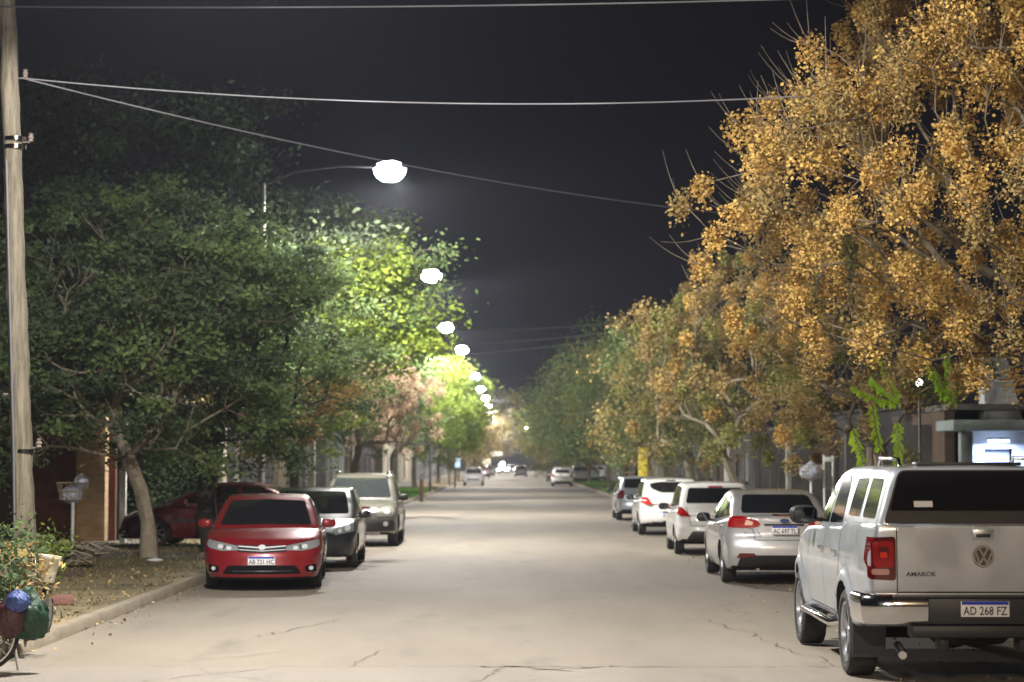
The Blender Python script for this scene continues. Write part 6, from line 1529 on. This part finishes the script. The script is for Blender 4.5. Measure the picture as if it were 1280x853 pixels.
bag('carrier_bag', 'bright blue plastic bag against the green bag', (gp(27, 18.05), 18.02, .65), (.10, .07, .09), PLB, 6, 'bags hung on the bicycle')
bag('carrier_bag', 'dark maroon bag tucked under the blue bag', (gp(16, 18.05), 18.05, .50), (.12, .08, .17), mat('plastic_bag_maroon', (.06, .02, .025), .5, bump=1.0, bscale=9, var=.3, vscale=7), 7, 'bags hung on the bicycle')
bag('paper_litter', 'crumpled white paper by the leaning tree trunk', (gp(196, 36), 36.0, .15), (.13, .08, .03), PLATEW, 8, None, 'litter')

# ============================================================= wires
CB = mat('cable_pale', (.24, .24, .26), .5, metal=.2); CBD = mat('cable_dark', (.08, .08, .085), .6)
def cable(label, p, q, sag, rad=.013, group='wires strung over the street', m=None):
    n = 30; pts = []
    for i in range(n + 1):
        t_ = i / n; v = p.lerp(q, t_); v.z -= sag * 4 * t_ * (1 - t_); pts.append(v)
    b = bmesh.new(); tube(b, [v - pts[0] for v in pts], rad, 6); tag(obj('overhead_cable', b, m or CB, None, 60, loc=pts[0]), label, 'cable', group)
cable('top wire crossing near the upper frame edge', P(-40, 8, 26), P(1360, -14, 26),   .10, .012, m=CBD)
cable('bright wire from the wooden pole straight into the ochre tree', P(28, 98, 26.8), P(1100, 114, 27.5), .26, .0105)
cable('pale wire slanting down from the wooden pole towards the right', P(28, 98, 27.1), P(900, 266, 40), .22, .011)
for i, (a_, b_, D) in enumerate([((560, 415), (800, 401), 96), ((575, 431), (800, 411), 96), ((575, 443), (790, 420), 96), ((590, 474), (700, 470), 150), ((596, 500), (690, 500), 190), ((480, 300), (860, 240), 60)][:5]):
    cable(['highest of the three far wires', 'middle one of the three far wires', 'lowest of the three far wires', 'thin wire beyond the three far wires', 'faintest wire low over the road end'][i], P(*a_, D), P(*b_, D), .10, [.028, .028, .028, .03, .035][i])

# far lit signs and a lit treetop lamp
def sign(label, px, py, D, w_, h_, col, st):
    c_ = P(px, py, D); t = thing('hanging_sign', label, 'sign', (c_.x, D, .12), 0, 'lit signs at the road end'); z = c_.z - .12
    b = bmesh.new(); box(b, (0, 0, z), (w_, .2, h_), .02); pn = obj('sign_box', b, mat('sign_lit' + str(col), col, .4, emit=col, estr=st), t)
    b = bmesh.new(); tube(b, [(-w_ / 2, .05, 0), (-w_ / 2, .05, z + h_ / 2)], .06, 8); obj('sign_post', b, GALV, t, 50)
sign('pale lit sign panel left of the road end glare', 608, 577, 236, .95, .65, (1, .95, .75), 1.3)
sign('higher lit sign panel beside the pale one', 620, 567, 262, 1.5, .6, (1, .97, .85), 2.2)
sign('blazing white shop sign nearest the headlights', 628, 581, 290, .6, .8, (1, .97, .9), 6)
sign('slim pale blue sign under the left trees', 572, 579, 140, .35, .6, (.65, .85, 1), 1.2)
street_lamp(400, 2.9, 'lone street lamp on the right at the road end', 9000 * LK, px=6.5)

# ============================================================= haze volume added to imitate lens veil and lamp bloom
b = bmesh.new(); bmesh.ops.create_cube(b, size=1, matrix=Matrix.Translation((0, 500, 9)) @ Matrix.Diagonal((240, 1300, 22, 1)))
m = bpy.data.materials.new('lens_veil_haze'); m.use_nodes = True; n_ = m.node_tree; n_.nodes.remove(n_.nodes['Principled BSDF']); v_ = n_.nodes.new('ShaderNodeVolumePrincipled')
v_.inputs['Color'].default_value = (.80, .84, 1, 1); v_.inputs['Density'].default_value = .00032; v_.inputs['Anisotropy'].default_value = .45
n_.links.new(v_.outputs[0], n_.nodes['Material Output'].inputs['Volume'])
hz = obj('haze', b, m, None, 0); hz['kind'] = 'stuff'; hz['label'] = 'added thin haze imitating lens glow round the lamps'; hz['category'] = 'haze'
